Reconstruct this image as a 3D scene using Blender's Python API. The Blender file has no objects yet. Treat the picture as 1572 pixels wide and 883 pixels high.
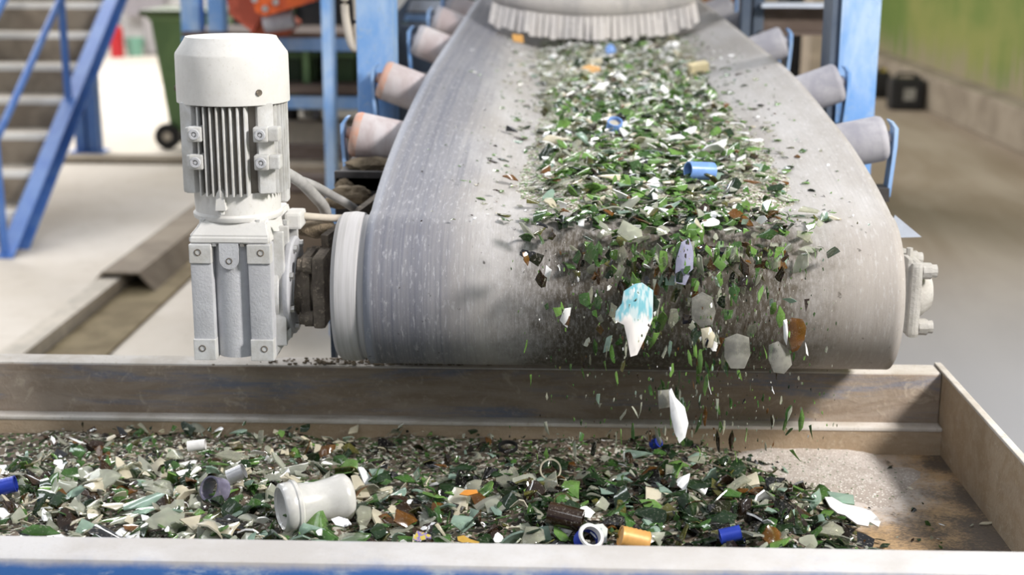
import bpy, bmesh, math, random
from mathutils import Vector, Matrix, Euler, noise
random.seed(7)
PI = math.pi
SC = bpy.context.scene
COL = SC.collection

# ------------------------------------------------------------------ camera
FPX = 2150.0
PITCH, YAW, ROLL = math.radians(14.0), math.radians(1.65), math.radians(0.22)
CAM = Vector((0, 0, 1.6))
F = Vector((-math.sin(YAW)*math.cos(PITCH), math.cos(YAW)*math.cos(PITCH), -math.sin(PITCH)))
R0 = Vector((math.cos(YAW), math.sin(YAW), 0))
U0 = R0.cross(F)
R = R0*math.cos(ROLL) + U0*math.sin(ROLL)
U = R.cross(F)
cd = bpy.data.cameras.new('camera')
cam = bpy.data.objects.new('camera', cd); COL.objects.link(cam)
m = Matrix((R, U, -F)).transposed().to_4x4(); m.translation = CAM
cam.matrix_world = m
cd.sensor_width = 36; cd.lens = FPX/1572*36
cd.dof.use_dof = True; cd.dof.focus_distance = 2.3; cd.dof.aperture_fstop = 3.2
cd.clip_end = 200
SC.camera = cam
SC.view_settings.view_transform = 'Standard'
try: SC.view_settings.look = 'None'
except Exception: pass
SC.view_settings.gamma = 1; SC.view_settings.use_curve_mapping = False
SC.view_settings.exposure = 0.17

# ------------------------------------------------------------------ light
W = bpy.data.worlds.new('sky'); SC.world = W; W.use_nodes = True
bg = W.node_tree.nodes['Background']
bg.inputs['Color'].default_value = (0.86, 0.92, 1.0, 1); bg.inputs['Strength'].default_value = 0.36
def area(name, loc, target, sx, sy, power, col):
    l = bpy.data.lights.new(name, 'AREA'); l.shape = 'RECTANGLE'; l.size = sx; l.size_y = sy
    l.energy = power; l.color = col
    o = bpy.data.objects.new(name, l); COL.objects.link(o); o.location = loc
    o.rotation_euler = (Vector(target)-Vector(loc)).to_track_quat('-Z', 'Y').to_euler()
    return o
area('bay_lamp', (3.5, 0.6, 3.85), (0.35, 2.4, 0.9), 0.7, 0.9, 350, (1.0, 0.96, 0.93))
for sx_, sy_, pw_ in ((-2.6, -0.6, 34), (-3.2, 3.6, 80), (0.3, -1.6, 26), (0.6, 7.5, 70)):
    area('fill_strip', (sx_, sy_, 4.7), (sx_*.6, sy_+.3, 0), .9, 3.2, pw_, (0.93, 0.96, 1.0))  # unseen strip lights added as fill and for glints on the glass
area('gate_daylight', (-6.0, 15.0, 6.5), (-4.0, 12.0, 0), 7, 7, 1400, (1.0, 0.97, 0.93))

def ray(px, py): return F*FPX + R*(px-786) + U*(441.5-py)
def at(px, py, Y):
    d = ray(px, py); return CAM + d*(Y/d.y)
def onz(px, py, z):
    d = ray(px, py); return CAM + d*((z-CAM.z)/d.z)
def proj(p):
    v = Vector(p)-CAM; k = v.dot(F)
    return 786+FPX*v.dot(R)/k, 441.5-FPX*v.dot(U)/k, k
def S(r, g, b):
    f = lambda c: ((c/255)/12.92 if c/255 <= .04045 else ((c/255+.055)/1.055)**2.4)
    return (f(r), f(g), f(b), 1)
def sstep(a, b, x):
    t = min(1, max(0, (x-a)/(b-a))); return t*t*(3-2*t)

# ------------------------------------------------------------------ materials
MATS = {}
class NT:
    def __init__(s, name):
        s.m = bpy.data.materials.new(name); s.m.use_nodes = True; s.t = s.m.node_tree
        s.p = s.t.nodes['Principled BSDF']; s.out = s.t.nodes['Material Output']
    def n(s, typ, **kw):
        x = s.t.nodes.new(typ)
        for k, v in kw.items(): setattr(x, k, v)
        return x
    def l(s, a, b): s.t.links.new(a, b)
    def coords(s, src='Object', scale=(1, 1, 1), rot=(0, 0, 0)):
        if src == 'World':
            g = s.n('ShaderNodeNewGeometry').outputs['Position']
        elif src == 'UV': g = s.n('ShaderNodeTexCoord').outputs['UV']
        else: g = s.n('ShaderNodeTexCoord').outputs['Object']
        mp = s.n('ShaderNodeMapping'); mp.inputs['Scale'].default_value = scale; mp.inputs['Rotation'].default_value = rot
        s.l(g, mp.inputs['Vector']); return mp.outputs['Vector']
    def noise(s, vec, scale, detail=5, rough=.6, dist=0):
        x = s.n('ShaderNodeTexNoise'); x.inputs['Scale'].default_value = scale; x.inputs['Detail'].default_value = detail
        x.inputs['Roughness'].default_value = rough; x.inputs['Distortion'].default_value = dist
        s.l(vec, x.inputs['Vector']); return x.outputs['Fac']
    def ramp(s, fac, stops, interp='LINEAR'):
        x = s.n('ShaderNodeValToRGB'); x.color_ramp.interpolation = interp
        e = x.color_ramp.elements
        while len(e) < len(stops): e.new(.5)
        for i, (p, c) in enumerate(stops): e[i].position = p; e[i].color = c if len(c) == 4 else (*c, 1)
        s.l(fac, x.inputs['Fac']); return x.outputs['Color']
    def mask(s, fac, a, b):
        x = s.n('ShaderNodeMapRange'); x.interpolation_type = 'SMOOTHSTEP'
        x.inputs['From Min'].default_value = a; x.inputs['From Max'].default_value = b
        s.l(fac, x.inputs['Value']); return x.outputs['Result']
    def math(s, op, a, b=None):
        x = s.n('ShaderNodeMath', operation=op)
        for i, v in enumerate((a, b)):
            if v is None: continue
            if isinstance(v, (int, float)): x.inputs[i].default_value = v
            else: s.l(v, x.inputs[i])
        return x.outputs[0]
    def mix(s, fac, a, b, blend='MIX'):
        x = s.n('ShaderNodeMix', data_type='RGBA', blend_type=blend)
        for inp, v in ((x.inputs[0], fac), (x.inputs[6], a), (x.inputs[7], b)):
            if isinstance(v, (int, float)): inp.default_value = v
            elif isinstance(v, tuple): inp.default_value = v
            else: s.l(v, inp)
        return x.outputs[2]
    def bump(s, h, strength=.3, dist=.002):
        x = s.n('ShaderNodeBump'); x.inputs['Strength'].default_value = strength; x.inputs['Distance'].default_value = dist
        s.l(h, x.inputs['Height']); s.l(x.outputs[0], s.p.inputs['Normal'])
    def color(s, c):
        if isinstance(c, tuple): s.p.inputs['Base Color'].default_value = c
        else: s.l(c, s.p.inputs['Base Color'])
    def set(s, rough=.6, metal=0, spec=.5):
        s.p.inputs['Roughness'].default_value = rough; s.p.inputs['Metallic'].default_value = metal
        s.p.inputs['Specular IOR Level'].default_value = spec; return s.m

def blotch(name, c1, c2, scale=6, lo=.4, hi=.6, rough=.7, metal=0, bump=.25, fine=60, stretch=(1, 1, 1), c3=None, bd=.002, spec=.4):
    t = NT(name); v = t.coords('Object', stretch)
    n1 = t.noise(v, scale, 6, .65, .3); col = t.mix(t.mask(n1, lo, hi), c1, c2)
    n2 = t.noise(t.coords('Object'), fine, 4, .7)
    if c3: col = t.mix(t.mask(n2, .56, .68), col, c3)
    t.color(col); t.bump(n2, bump, bd)
    MATS[name] = t.set(rough, metal, spec); return MATS[name]

M_white = blotch('dusty_white_paint', S(217, 215, 212), S(206, 204, 201), 9, .4, .65, .75, 0, .1, 160, c3=S(206, 203, 198), spec=.25)
M_grey = blotch('dusty_cast_grey', S(194, 195, 199), S(178, 178, 182), 12, .35, .65, .8, 0, .5, 220, c3=S(186, 186, 188), spec=.2)
M_lug = blotch('pale_cast_paint', S(206, 206, 206), S(186, 184, 180), 20, .35, .65, .75, 0, .3, 200, spec=.25)
M_dirtiron = blotch('dirty_iron', S(122, 112, 100), S(88, 80, 72), 18, .35, .65, .9, 0, .8, 120, c3=S(150, 138, 122), bd=.004)
M_dark = blotch('dark_steel', S(48, 46, 48), S(70, 66, 64), 9, .35, .65, .7, .1)
M_black = blotch('black_plastic', S(26, 26, 28), S(36, 36, 38), 9, .35, .65, .5)
M_blue = blotch('blue_frame_paint', S(112, 158, 216), S(168, 192, 222), 5, .42, .66, .55, 0, .15, 40, c3=S(150, 176, 208), stretch=(1, 1, .5))
M_bluedeep = blotch('deep_blue_paint', S(74, 114, 184), S(98, 134, 192), 4, .4, .7, .5, 0, .1, 30)
M_slate = blotch('slate_blue_steel', S(66, 78, 96), S(88, 98, 112), 5, .4, .7, .6)
M_brown = blotch('rusty_beam', S(96, 82, 74), S(118, 104, 96), 4, .4, .7, .8, stretch=(1, 1, 3))
M_dirt = blotch('dirt_clump', S(134, 120, 100), S(98, 86, 70), 25, .35, .65, 1, 0, 1, 70, bd=.01)
M_roller = blotch('roller_shell_dusty', S(172, 158, 158), S(196, 190, 192), 14, .35, .65, .7, stretch=(1, 1, .2))
M_rollgrey = blotch('roller_shell_grey', S(142, 141, 150), S(168, 166, 172), 14, .35, .65, .7)
M_orangecap = blotch('worn_orange_rubber', S(204, 148, 124), S(184, 160, 150), 20, .35, .65, .7)
M_cream = blotch('cream_paint', S(200, 190, 176), S(176, 168, 156), 10, .35, .65, .8)
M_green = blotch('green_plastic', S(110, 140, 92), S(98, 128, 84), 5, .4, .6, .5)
M_greenlid = blotch('dark_green_plastic', S(70, 90, 56), S(84, 100, 66), 5, .4, .6, .5)
M_greendark = blotch('dark_green_crate', S(66, 88, 52), S(50, 66, 42), 5, .4, .6, .6)  # darker green for the crates and container ribs
M_orange = blotch('orange_machine_paint', S(214, 96, 40), S(190, 80, 44), 6, .4, .6, .5)
M_red = blotch('red_enamel', S(186, 44, 50), S(170, 36, 40), 6, .4, .6, .35)
M_teal = blotch('teal_plastic', S(130, 180, 160), S(120, 168, 150), 6, .4, .6, .5)
M_tread = blotch('tread_dusty_steel', S(184, 174, 160), S(158, 148, 134), 6, .4, .6, .8)
M_brown2 = blotch('dusty_bent_steel', S(150, 138, 122), S(132, 120, 106), 5, .4, .6, .85)
M_riser = blotch('brown_riser', S(146, 134, 118), S(124, 112, 98), 6, .4, .6, .9)
M_nosing = blotch('pale_nosing', S(235, 232, 226), S(220, 216, 210), 6, .4, .6, .6)
M_rubber = blotch('pale_rubber_skirt', S(196, 190, 186), S(170, 166, 166), 8, .35, .7, .8, stretch=(1, 1, .3), c3=S(208, 204, 200))
M_chrome = blotch('worn_zinc', S(190, 190, 190), S(150, 146, 140), 20, .35, .65, .4, .6)
M_hose = blotch('dusty_grey_hose', S(168, 166, 164), S(140, 138, 136), 20, .35, .65, .7)
M_wallr = None
M_plate = blotch('galvanised_plate', S(196, 204, 218), S(184, 190, 202), 8, .4, .6, .5, .1)
M_tan = blotch('tan_post', S(168, 152, 132), S(150, 136, 118), 6, .4, .6, .8)
M_wood = blotch('brown_panel', S(138, 96, 60), S(104, 76, 54), 5, .4, .6, .8)
M_yellow = blotch('yellow_plastic', S(196, 176, 60), S(180, 160, 56), 6, .4, .6, .5)
M_labelw = blotch('pale_label', S(176, 174, 168), S(150, 148, 142), 8, .4, .6, .7)

# floor
def floor_mat():
    t = NT('concrete_floor'); v = t.coords('World')
    n1 = t.noise(v, .55, 6, .6, .4); n2 = t.noise(v, 9, 6, .7)
    c = t.mix(t.mask(n1, .35, .65), S(214, 206, 196), S(196, 186, 172))
    c = t.mix(t.math('MULTIPLY', t.mask(n2, .5, .75), .35), c, S(160, 148, 130))
    sx = t.n('ShaderNodeSeparateXYZ'); t.l(v, sx.inputs[0])
    wob = t.math('MULTIPLY', t.noise(t.coords('World', (.4, 1, 1)), .6, 4), 1.4)
    mk = t.mask(t.math('ADD', sx.outputs[0], wob), .9, 2.0)  # right side darker: own tone plus the bay's dimmer light painted in
    n3 = t.noise(t.coords('World', (1.2, .35, 1)), 1.0, 6, .65, .5)
    c2 = t.mix(t.mask(n3, .3, .7), S(136, 121, 103), S(164, 151, 136))
    near = t.mask(sx.outputs[1], 8.0, 4.2)
    c2 = t.mix(near, c2, S(178, 177, 182))
    c = t.mix(mk, c, c2); t.color(c); t.bump(n2, .3, .004)
    return t.set(.75, 0, .35)
M_floor = floor_mat()
def wallr_mat():
    t = NT('green_streaked_wall'); v = t.coords('World')
    sx = t.n('ShaderNodeSeparateXYZ'); t.l(v, sx.inputs[0])
    st = t.noise(t.coords('World', (1, 2.6, .18)), 3.0, 6, .8, .1)
    h = t.math('ADD', sx.outputs[2], t.math('MULTIPLY', st, -1.9))
    g = t.noise(t.coords('World', (1, .5, .6)), 1.5, 4)
    green = t.mix(t.mask(g, .35, .65), S(100, 120, 60), S(132, 136, 78))
    c = t.mix(t.mask(h, -.68, -.3), S(144, 134, 110), green)
    t.color(c); return t.set(.8, 0, .2)
M_wallr = wallr_mat()
def simple(name, c, rough=.7, metal=0, **k): return blotch(name, c, tuple(x*.88 for x in c[:3])+(1,), 7, .35, .65, rough, metal, **k)
M_wallw = simple('white_wall', S(216, 214, 214), .9)
M_curb = blotch('concrete_curb', S(150, 139, 123), S(128, 117, 102), 2.5, .4, .65, .9)
M_ceil = simple('roof_sheet', S(170, 168, 164), .9)

# tray steel
def tray_mat(name, blue_amt, dust, base1, base2):
    t = NT(name); v = t.coords('World')
    a = t.noise(t.coords('World', (.6, 3, 3)), 7, 6, .7, .6)
    c = t.mix(t.mask(a, .38, .6), base1, base2)
    b = t.noise(t.coords('World', (.5, 1, 4)), 5, 5, .7, .4)
    c = t.mix(t.math('MULTIPLY', t.mask(b, .48, .66), blue_amt), c, S(98, 118, 148))
    f = t.noise(v, 90, 5, .75)
    c = t.mix(t.math('MULTIPLY', t.mask(f, .5, .72), .45), c, dust)
    sc = t.noise(t.coords('World', (1, 1, 1), (0, 0.6, 0)), 26, 4, .8, 1.2)
    c = t.mix(t.math('MULTIPLY', t.mask(sc, .56, .7), .35), c, S(206, 192, 172))
    t.color(c); t.bump(t.math('ADD', f, sc), .5, .003)
    return t.set(.85, 0, .25)
M_trayface = tray_mat('worn_tray_steel', .6, S(176, 160, 142), S(142, 126, 110), S(160, 146, 132))
M_traybrown = tray_mat('brown_tray_steel', .05, S(186, 168, 146), S(160, 140, 116), S(170, 152, 130))
M_traytop = blotch('dusty_rail_top', S(206, 200, 193), S(188, 180, 170), 10, .4, .65, .9, 0, .6, 130, c3=S(184, 174, 160), spec=.2)
def pan_mat():
    t = NT('pan_floor_steel'); v = t.coords('World')
    a = t.noise(v, 5.5, 3, .55)
    ff = t.noise(t.coords('World', (1, 1.4, 1)), 130, 6, .8)
    a2 = t.math('ADD', a, t.math('MULTIPLY', t.math('SUBTRACT', ff, .5), .5))
    c = t.mix(t.mask(a2, .42, .62), S(182, 152, 114), S(92, 82, 73))
    f = t.noise(v, 120, 4, .8)
    c = t.mix(t.math('MULTIPLY', t.mask(f, .5, .7), .6), c, S(70, 62, 56))
    vs = t.n('ShaderNodeVectorMath', operation='DISTANCE'); t.l(v, vs.inputs[0]); q = onz(1235, 735, .645); vs.inputs[1].default_value = q
    dn = t.math('ADD', vs.outputs['Value'], t.math('MULTIPLY', t.math('SUBTRACT', t.noise(v, 14, 6, .75), .5), .22))
    dm = t.math('MULTIPLY', t.mask(dn, .27, .13), t.mask(f, .3, .5))
    c = t.mix(dm, c, S(206, 198, 192))
    t.color(c); t.bump(f, .4, .002); t.set(.62, 0, .4); return t.m
M_pan = pan_mat()
def rail_front_mat():   # pale dust on top, blue paint on the outer face
    t = NT('front_rail_paint'); v = t.coords('World')
    sx = t.n('ShaderNodeSeparateXYZ'); t.l(v, sx.inputs[0])
    w = t.math('MULTIPLY', t.math('SUBTRACT', t.noise(t.coords('World', (1, 1, 1)), 9, 6, .75), .5), .02)
    h = t.mask(t.math('ADD', sx.outputs[2], w), .783, .799)
    bl = t.mix(t.mask(t.noise(t.coords('World', (1, 1, 3)), 14, 6, .7, .5), .5, .66), S(58, 104, 170), S(150, 168, 192))
    f = t.noise(v, 150, 5, .8)
    du = t.mix(t.mask(t.noise(v, 5, 5), .4, .65), S(190, 188, 189), S(176, 172, 170))
    du = t.mix(t.math('MULTIPLY', t.mask(f, .52, .7), .4), du, S(170, 160, 150))
    t.color(t.mix(h, bl, du)); t.bump(f, .35, .002); return t.set(.8, 0, .25)
M_railf = rail_front_mat()

# belt (UV: u metres across from centre, v metres along travel, 0 at drum top)
def belt_mat():
    t = NT('worn_rubber_belt')
    uv = t.n('ShaderNodeTexCoord').outputs['UV']
    sx = t.n('ShaderNodeSeparateXYZ'); t.l(uv, sx.inputs[0]); u, vv = sx.outputs[0], sx.outputs[1]
    base = t.mix(t.mask(t.noise(t.coords('UV', (3, 1, 1)), 2.5, 5, .6), .35, .65), S(180, 177, 176), S(162, 157, 153))
    st1 = t.noise(t.coords('UV', (230, 1.3, 1)), 1, 5, .75)
    st2 = t.noise(t.coords('UV', (70, .7, 1)), 1, 4, .7)
    fleck = t.noise(t.coords('UV', (170, 34, 1)), 1, 4, .7)
    wv = t.noise(t.coords('UV', (9, 2.5, 1)), 1, 4, .6)
    edge = t.math('MULTIPLY', t.mask(t.math('ADD', u, t.math('MULTIPLY', t.math('SUBTRACT', wv, .5), .12)), -.24, -.385), t.math('ADD', .72, t.math('MULTIPLY', t.mask(st2, .35, .65), .28)))
    c = t.mix(t.math('MULTIPLY', edge, .95), base, S(104, 106, 118))
    c = t.mix(t.math('MULTIPLY', t.mask(st1, .48, .62), t.math('ADD', .1, t.math('MULTIPLY', edge, .42))), c, S(92, 93, 104))
    c = t.mix(t.math('MULTIPLY', t.mask(fleck, .54, .66), .3), c, S(208, 208, 212))
    c = t.mix(t.math('MULTIPLY', t.mask(fleck, .42, .34), .25), c, S(120, 116, 114))
    rim = t.mask(u, -.452, -.462)
    c = t.mix(t.math('MULTIPLY', rim, .4), c, S(160, 166, 180))
    # wet grimy patch where the glass travels, wider on the head drum
    fr = t.mask(vv, .02, -.12)
    cen = t.math('ABSOLUTE', t.math('SUBTRACT', u, t.math('ADD', .07, 0.0)))
    wob = t.math('MULTIPLY', t.math('SUBTRACT', t.noise(t.coords('UV', (1, 1, 1)), 9, 6, .75), .5), .22)
    band = t.mask(t.math('ADD', cen, wob), .34, .17)
    grit = t.noise(t.coords('UV', (1, .3, 1)), 150, 5, .85)
    g = t.math('MULTIPLY', band, t.mask(grit, .2, .6))
    amt = t.math('MULTIPLY', g, t.math('ADD', t.math('MULTIPLY', fr, .85), .24))
    c = t.mix(amt, c, S(78, 71, 61))
    grit2 = t.noise(t.coords('UV', (1, .55, 1)), 190, 2, .5)
    c = t.mix(t.math('MULTIPLY', t.mask(grit2, .69, .74), t.math('ADD', t.math('MULTIPLY', band, .6), .2)), c, S(222, 218, 208))
    blob = t.noise(t.coords('UV', (1, .7, 1)), 55, 3, .6)
    c = t.mix(t.math('MULTIPLY', t.mask(blob, .67, .73), t.math('MULTIPLY', fr, .8)), c, S(60, 56, 54))
    brown = t.math('MULTIPLY', t.mask(vv, .1, -.3), t.mask(u, .15, .42))
    c = t.mix(t.math('MULTIPLY', brown, .3), c, S(150, 136, 120))
    t.color(c); t.bump(t.math('ADD', grit, st1), .25, .0015); return t.set(.62, 0, .3)
M_belt = belt_mat()
def drum_mat():
    t = NT('drum_lagging')
    v = t.coords('Object', (130, 4, 4)); n = t.noise(v, 1, 5, .7)
    c = t.mix(t.mask(n, .35, .65), S(190, 188, 190), S(170, 168, 168))
    c = t.mix(t.mask(t.noise(t.coords('Object', (60, .5, .5)), 1, 3), .56, .64), c, S(156, 140, 116))
    t.color(c); t.bump(n, .08, .0005); return t.set(.7, 0, .3)
M_drum = drum_mat()

def fines_mat(name, base1, base2, cols):
    t = NT(name); v = t.coords('World')
    c = t.mix(t.mask(t.noise(v, 7, 6, .7, .5), .4, .62), base1, base2)
    for i, (sc, th, cc, amt) in enumerate(cols):
        vo = t.n('ShaderNodeTexVoronoi'); vo.inputs['Scale'].default_value = sc; t.l(t.coords('World', (1, 1, 1), (i, i*2, i)), vo.inputs['Vector'])
        s2 = t.n('ShaderNodeSeparateColor'); t.l(vo.outputs['Color'], s2.inputs[0])
        c = t.mix(t.math('MULTIPLY', t.mask(s2.outputs[0], th, th+.01), amt), c, cc)
    f = t.noise(v, 160, 4, .8); t.color(c); t.bump(f, .8, .005); return t.set(.7, 0, .4)
M_finetray = fines_mat('glass_grit', S(120, 106, 92), S(84, 74, 62), [(150, .72, S(56, 84, 40), 1), (190, .8, S(190, 186, 176), 1), (120, .84, S(40, 34, 28), 1)])
M_finebelt = fines_mat('belt_grit', S(166, 158, 146), S(136, 128, 114), [(200, .74, S(96, 134, 66), 1), (260, .74, S(216, 214, 208), 1), (180, .86, S(74, 66, 54), 1)])
M_dust = fines_mat('pale_glass_dust', S(204, 194, 186), S(180, 168, 158), [(420, .88, S(236, 232, 226), 1), (300, .975, S(80, 110, 60), 1)])

def glass(name, c, body=.5, rough=.12, var=.25):
    t = NT(name)
    n = t.noise(t.coords('World'), 28, 3, .6)
    col = t.mix(t.mask(n, .35, .65), tuple(min(1, x*(1+var)) for x in c[:3])+(1,), tuple(x*(1-var) for x in c[:3])+(1,))
    d = t.noise(t.coords('World'), 210, 3, .7)
    col2 = t.mix(t.math('MULTIPLY', t.mask(d, .55, .7), .3), col, S(196, 190, 180))
    t.color(col2)
    t.p.inputs['Coat Weight'].default_value = .6; t.p.inputs['Coat Roughness'].default_value = .03
    t.p.inputs['Roughness'].default_value = rough; t.p.inputs['IOR'].default_value = 1.52
    t.p.inputs['Specular IOR Level'].default_value = .8
    t.p.inputs['Subsurface Weight'].default_value = 0
    tr = t.n('ShaderNodeBsdfTransparent')
    t.l(t.mix(.3, col, (.92, .96, .92, 1)), tr.inputs[0])
    lw = t.n('ShaderNodeLayerWeight'); lw.inputs['Blend'].default_value = .35
    fac = t.math('MINIMUM', t.math('ADD', t.math('MULTIPLY', lw.outputs['Facing'], .4), body), 1.0)
    mx = t.n('ShaderNodeMixShader'); t.l(fac, mx.inputs[0])
    t.l(tr.outputs[0], mx.inputs[1]); t.l(t.p.outputs[0], mx.inputs[2]); t.l(mx.outputs[0], t.out.inputs[0])
    t.m.diffuse_color = c
    return t.m
GL = {
 'bright green': glass('bright_green_glass', S(120, 160, 82), .48),
 'mid green': glass('mid_green_glass', S(74, 112, 54), .5),
 'dark green': glass('dark_green_glass', S(38, 60, 34), .5),
 'olive green': glass('olive_glass', S(98, 96, 48), .5),
 'clear': glass('clear_glass', S(206, 206, 190), .18, .05, .1),
 'cloudy clear': glass('cloudy_clear_glass', S(200, 202, 188), .3, .1, .1),
 'pale aqua': glass('aqua_glass', S(178, 202, 188), .3, .06, .1),
 'cream': glass('cream_glass', S(214, 206, 184), .6, .2, .1),
 'amber': glass('amber_glass', S(120, 80, 36), .45),
 'dark brown': glass('dark_brown_glass', S(54, 38, 26), .65, .08),
 'black': glass('black_glass', S(20, 19, 20), .95, .06),
 'milky white': glass('milky_glass', S(236, 236, 236), .97, .2, .05),
}
KIND = {'bright green': 'green', 'mid green': 'green', 'dark green': 'green', 'olive green': 'green', 'clear': 'clear', 'cloudy clear': 'clear',
        'pale aqua': 'clear', 'cream': 'clear', 'amber': 'brown', 'dark brown': 'brown', 'black': 'brown', 'milky white': 'clear'}

# ------------------------------------------------------------------ mesh helpers
def mesh(name, bm, mat, parent=None, smooth=False, ang=35):
    bmesh.ops.recalc_face_normals(bm, faces=bm.faces)
    me = bpy.data.meshes.new(name); 
    if smooth:
        a = math.radians(ang)
        for f in bm.faces: f.smooth = True
        for e in bm.edges:
            if len(e.link_faces) == 2 and e.calc_face_angle(0) > a: e.smooth = False
    bm.to_mesh(me); bm.free()
    for mm in (mat if isinstance(mat, (list, tuple)) else [mat]): me.materials.append(mm)
    o = bpy.data.objects.new(name, me); COL.objects.link(o)
    if parent is not None:
        o.parent = parent; o.matrix_parent_inverse = Matrix.Translation(-parent.location) if parent.type == 'EMPTY' else Matrix()
    return o
def tag(o, label, cat, group=None, kind=None):
    if label: o['label'] = label
    if cat: o['category'] = cat
    if group: o['group'] = group
    if kind: o['kind'] = kind
    return o
def thing(name, label, cat, loc, group=None):
    o = bpy.data.objects.new(name, None); COL.objects.link(o); o.location = loc; o.empty_display_size = .05
    return tag(o, label, cat, group)
def struct(name, bm, mat, smooth=False):
    o = mesh(name, bm, mat, None, smooth); o['kind'] = 'structure'; return o
def box(bm, c, s, bev=0, rot=None):
    r = bmesh.ops.create_cube(bm, size=1); vs = r['verts']
    bmesh.ops.scale(bm, vec=Vector(s), verts=vs)
    if bev:
        es = list({e for v in vs for e in v.link_edges})
        q = bmesh.ops.bevel(bm, geom=es, offset=bev, segments=2, affect='EDGES', profile=.6)
        vs = list({v for f in q['faces'] for v in f.verts} | {v for v in vs if v.is_valid})
    if rot is not None: bmesh.ops.rotate(bm, cent=(0, 0, 0), matrix=rot if isinstance(rot, Matrix) else Euler(rot).to_matrix(), verts=vs)
    bmesh.ops.translate(bm, vec=Vector(c), verts=vs); return bm
def bx(*a, **k): return box(bmesh.new(), *a, **k)
def box2(bm, x0, x1, y0, y1, z0, z1, bev=0): return box(bm, ((x0+x1)/2, (y0+y1)/2, (z0+z1)/2), (x1-x0, y1-y0, z1-z0), bev)
def cyl(bm, p0, p1, r0, r1=None, seg=32, caps=True):
    p0, p1 = Vector(p0), Vector(p1); d = p1-p0; r1 = r0 if r1 is None else r1
    q = d.to_track_quat('Z', 'Y').to_matrix()
    a = [bm.verts.new(p0+q@Vector((math.cos(t*2*PI/seg)*r0, math.sin(t*2*PI/seg)*r0, 0))) for t in range(seg)]
    b = [bm.verts.new(p1+q@Vector((math.cos(t*2*PI/seg)*r1, math.sin(t*2*PI/seg)*r1, 0))) for t in range(seg)]
    for i in range(seg): bm.faces.new((a[i], a[(i+1) % seg], b[(i+1) % seg], b[i]))
    if caps: bm.faces.new(a[::-1]); bm.faces.new(b)
    return bm
def lathe(bm, p0, axis, prof, seg=48, closed=False):
    """prof: list of (r, t) along the axis from p0"""
    q = Vector(axis).normalized().to_track_quat('Z', 'Y').to_matrix(); p0 = Vector(p0)
    rings = []
    for r, t in prof:
        if r <= 1e-6: rings.append([bm.verts.new(p0+q@Vector((0, 0, t)))]); continue
        rings.append([bm.verts.new(p0+q@Vector((math.cos(k*2*PI/seg)*r, math.sin(k*2*PI/seg)*r, t))) for k in range(seg)])
    n = len(rings)
    for i in range(n if closed else n-1):
        A, B = rings[i], rings[(i+1) % n]
        for k in range(seg):
            k2 = (k+1) % seg
            if len(A) == 1 and len(B) == 1: continue
            if len(A) == 1: bm.faces.new((A[0], B[k], B[k2]))
            elif len(B) == 1: bm.faces.new((A[k], A[k2], B[0]))
            else: bm.faces.new((A[k], A[k2], B[k2], B[k]))
    return bm
def tube(bm, pts, r, seg=12, closed_caps=True):
    pts = [Vector(p) for p in pts]
    # catmull-rom resample
    if len(pts) > 2:
        out = []
        P = [pts[0]*2-pts[1]]+pts+[pts[-1]*2-pts[-2]]
        for i in range(1, len(P)-2):
            for k in range(6):
                t = k/6; a, b, c, d = P[i-1:i+3]
                out.append(.5*((2*b)+(c-a)*t+(2*a-5*b+4*c-d)*t*t+(3*b-a-3*c+d)*t**3))
        out.append(pts[-1]); pts = out
    rings = []
    for i, p in enumerate(pts):
        d = (pts[min(i+1, len(pts)-1)]-pts[max(i-1, 0)]).normalized(); q = d.to_track_quat('Z', 'Y').to_matrix()
        rings.append([bm.verts.new(p+q@Vector((math.cos(k*2*PI/seg)*r, math.sin(k*2*PI/seg)*r, 0))) for k in range(seg)])
    for A, B in zip(rings, rings[1:]):
        for k in range(seg): bm.faces.new((A[k], A[(k+1) % seg], B[(k+1) % seg], B[k]))
    bm.faces.new(rings[0][::-1]); bm.faces.new(rings[-1]); return bm
def beam(bm, p0, p1, w, h, up=(0, 0, 1)):
    p0, p1 = Vector(p0), Vector(p1); d = (p1-p0).normalized(); s = d.cross(Vector(up)).normalized(); u = s.cross(d)
    A = [bm.verts.new(p0+s*a*w/2+u*b*h/2) for a, b in ((-1, -1), (1, -1), (1, 1), (-1, 1))]
    B = [bm.verts.new(p1+s*a*w/2+u*b*h/2) for a, b in ((-1, -1), (1, -1), (1, 1), (-1, 1))]
    for i in range(4): bm.faces.new((A[i], A[(i+1) % 4], B[(i+1) % 4], B[i]))
    bm.faces.new(A[::-1]); bm.faces.new(B); return bm
def prism(bm, poly, vec):
    a = [bm.verts.new(Vector(p)) for p in poly]; b = [bm.verts.new(Vector(p)+Vector(vec)) for p in poly]
    n = len(a)
    for i in range(n): bm.faces.new((a[i], a[(i+1) % n], b[(i+1) % n], b[i]))
    bm.faces.new(a[::-1]); bm.faces.new(b); return bm
def B(): return bmesh.new()

# ================================================================== THE HALL
XR = at(1572, 232, 10.8).x
fl = B(); box2(fl, -14, XR+.6, -4, 24, -.2, 0); struct('floor', fl, M_floor)
b = B(); box2(b, XR+.22, XR+.5, -4, 24, 0, 5.2); struct('wall_right', b, M_wallr)
b = B(); box2(b, -14, XR+.3, 21.5, 21.8, 0, 5.5); struct('wall_back', b, M_wallw)
b = B(); box2(b, XR-.01, XR+.26, -4, 21.5, 0, .34, .02); struct('trim_1', b, M_curb)
b = B(); box2(b, -.2, XR+.4, 4.5, 24, 5.2, 5.35); struct('ceiling_sky_blocker', b, M_ceil)  # unseen roof over the right bay only, added to block sky light
# low concrete sill across the left bay
pS = onz(220, 248, 0); b = B(); box2(b, -9, -.9, pS.y-.12, pS.y+.12, 0, .035, .01); struct('trim_2', b, M_curb)

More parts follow.
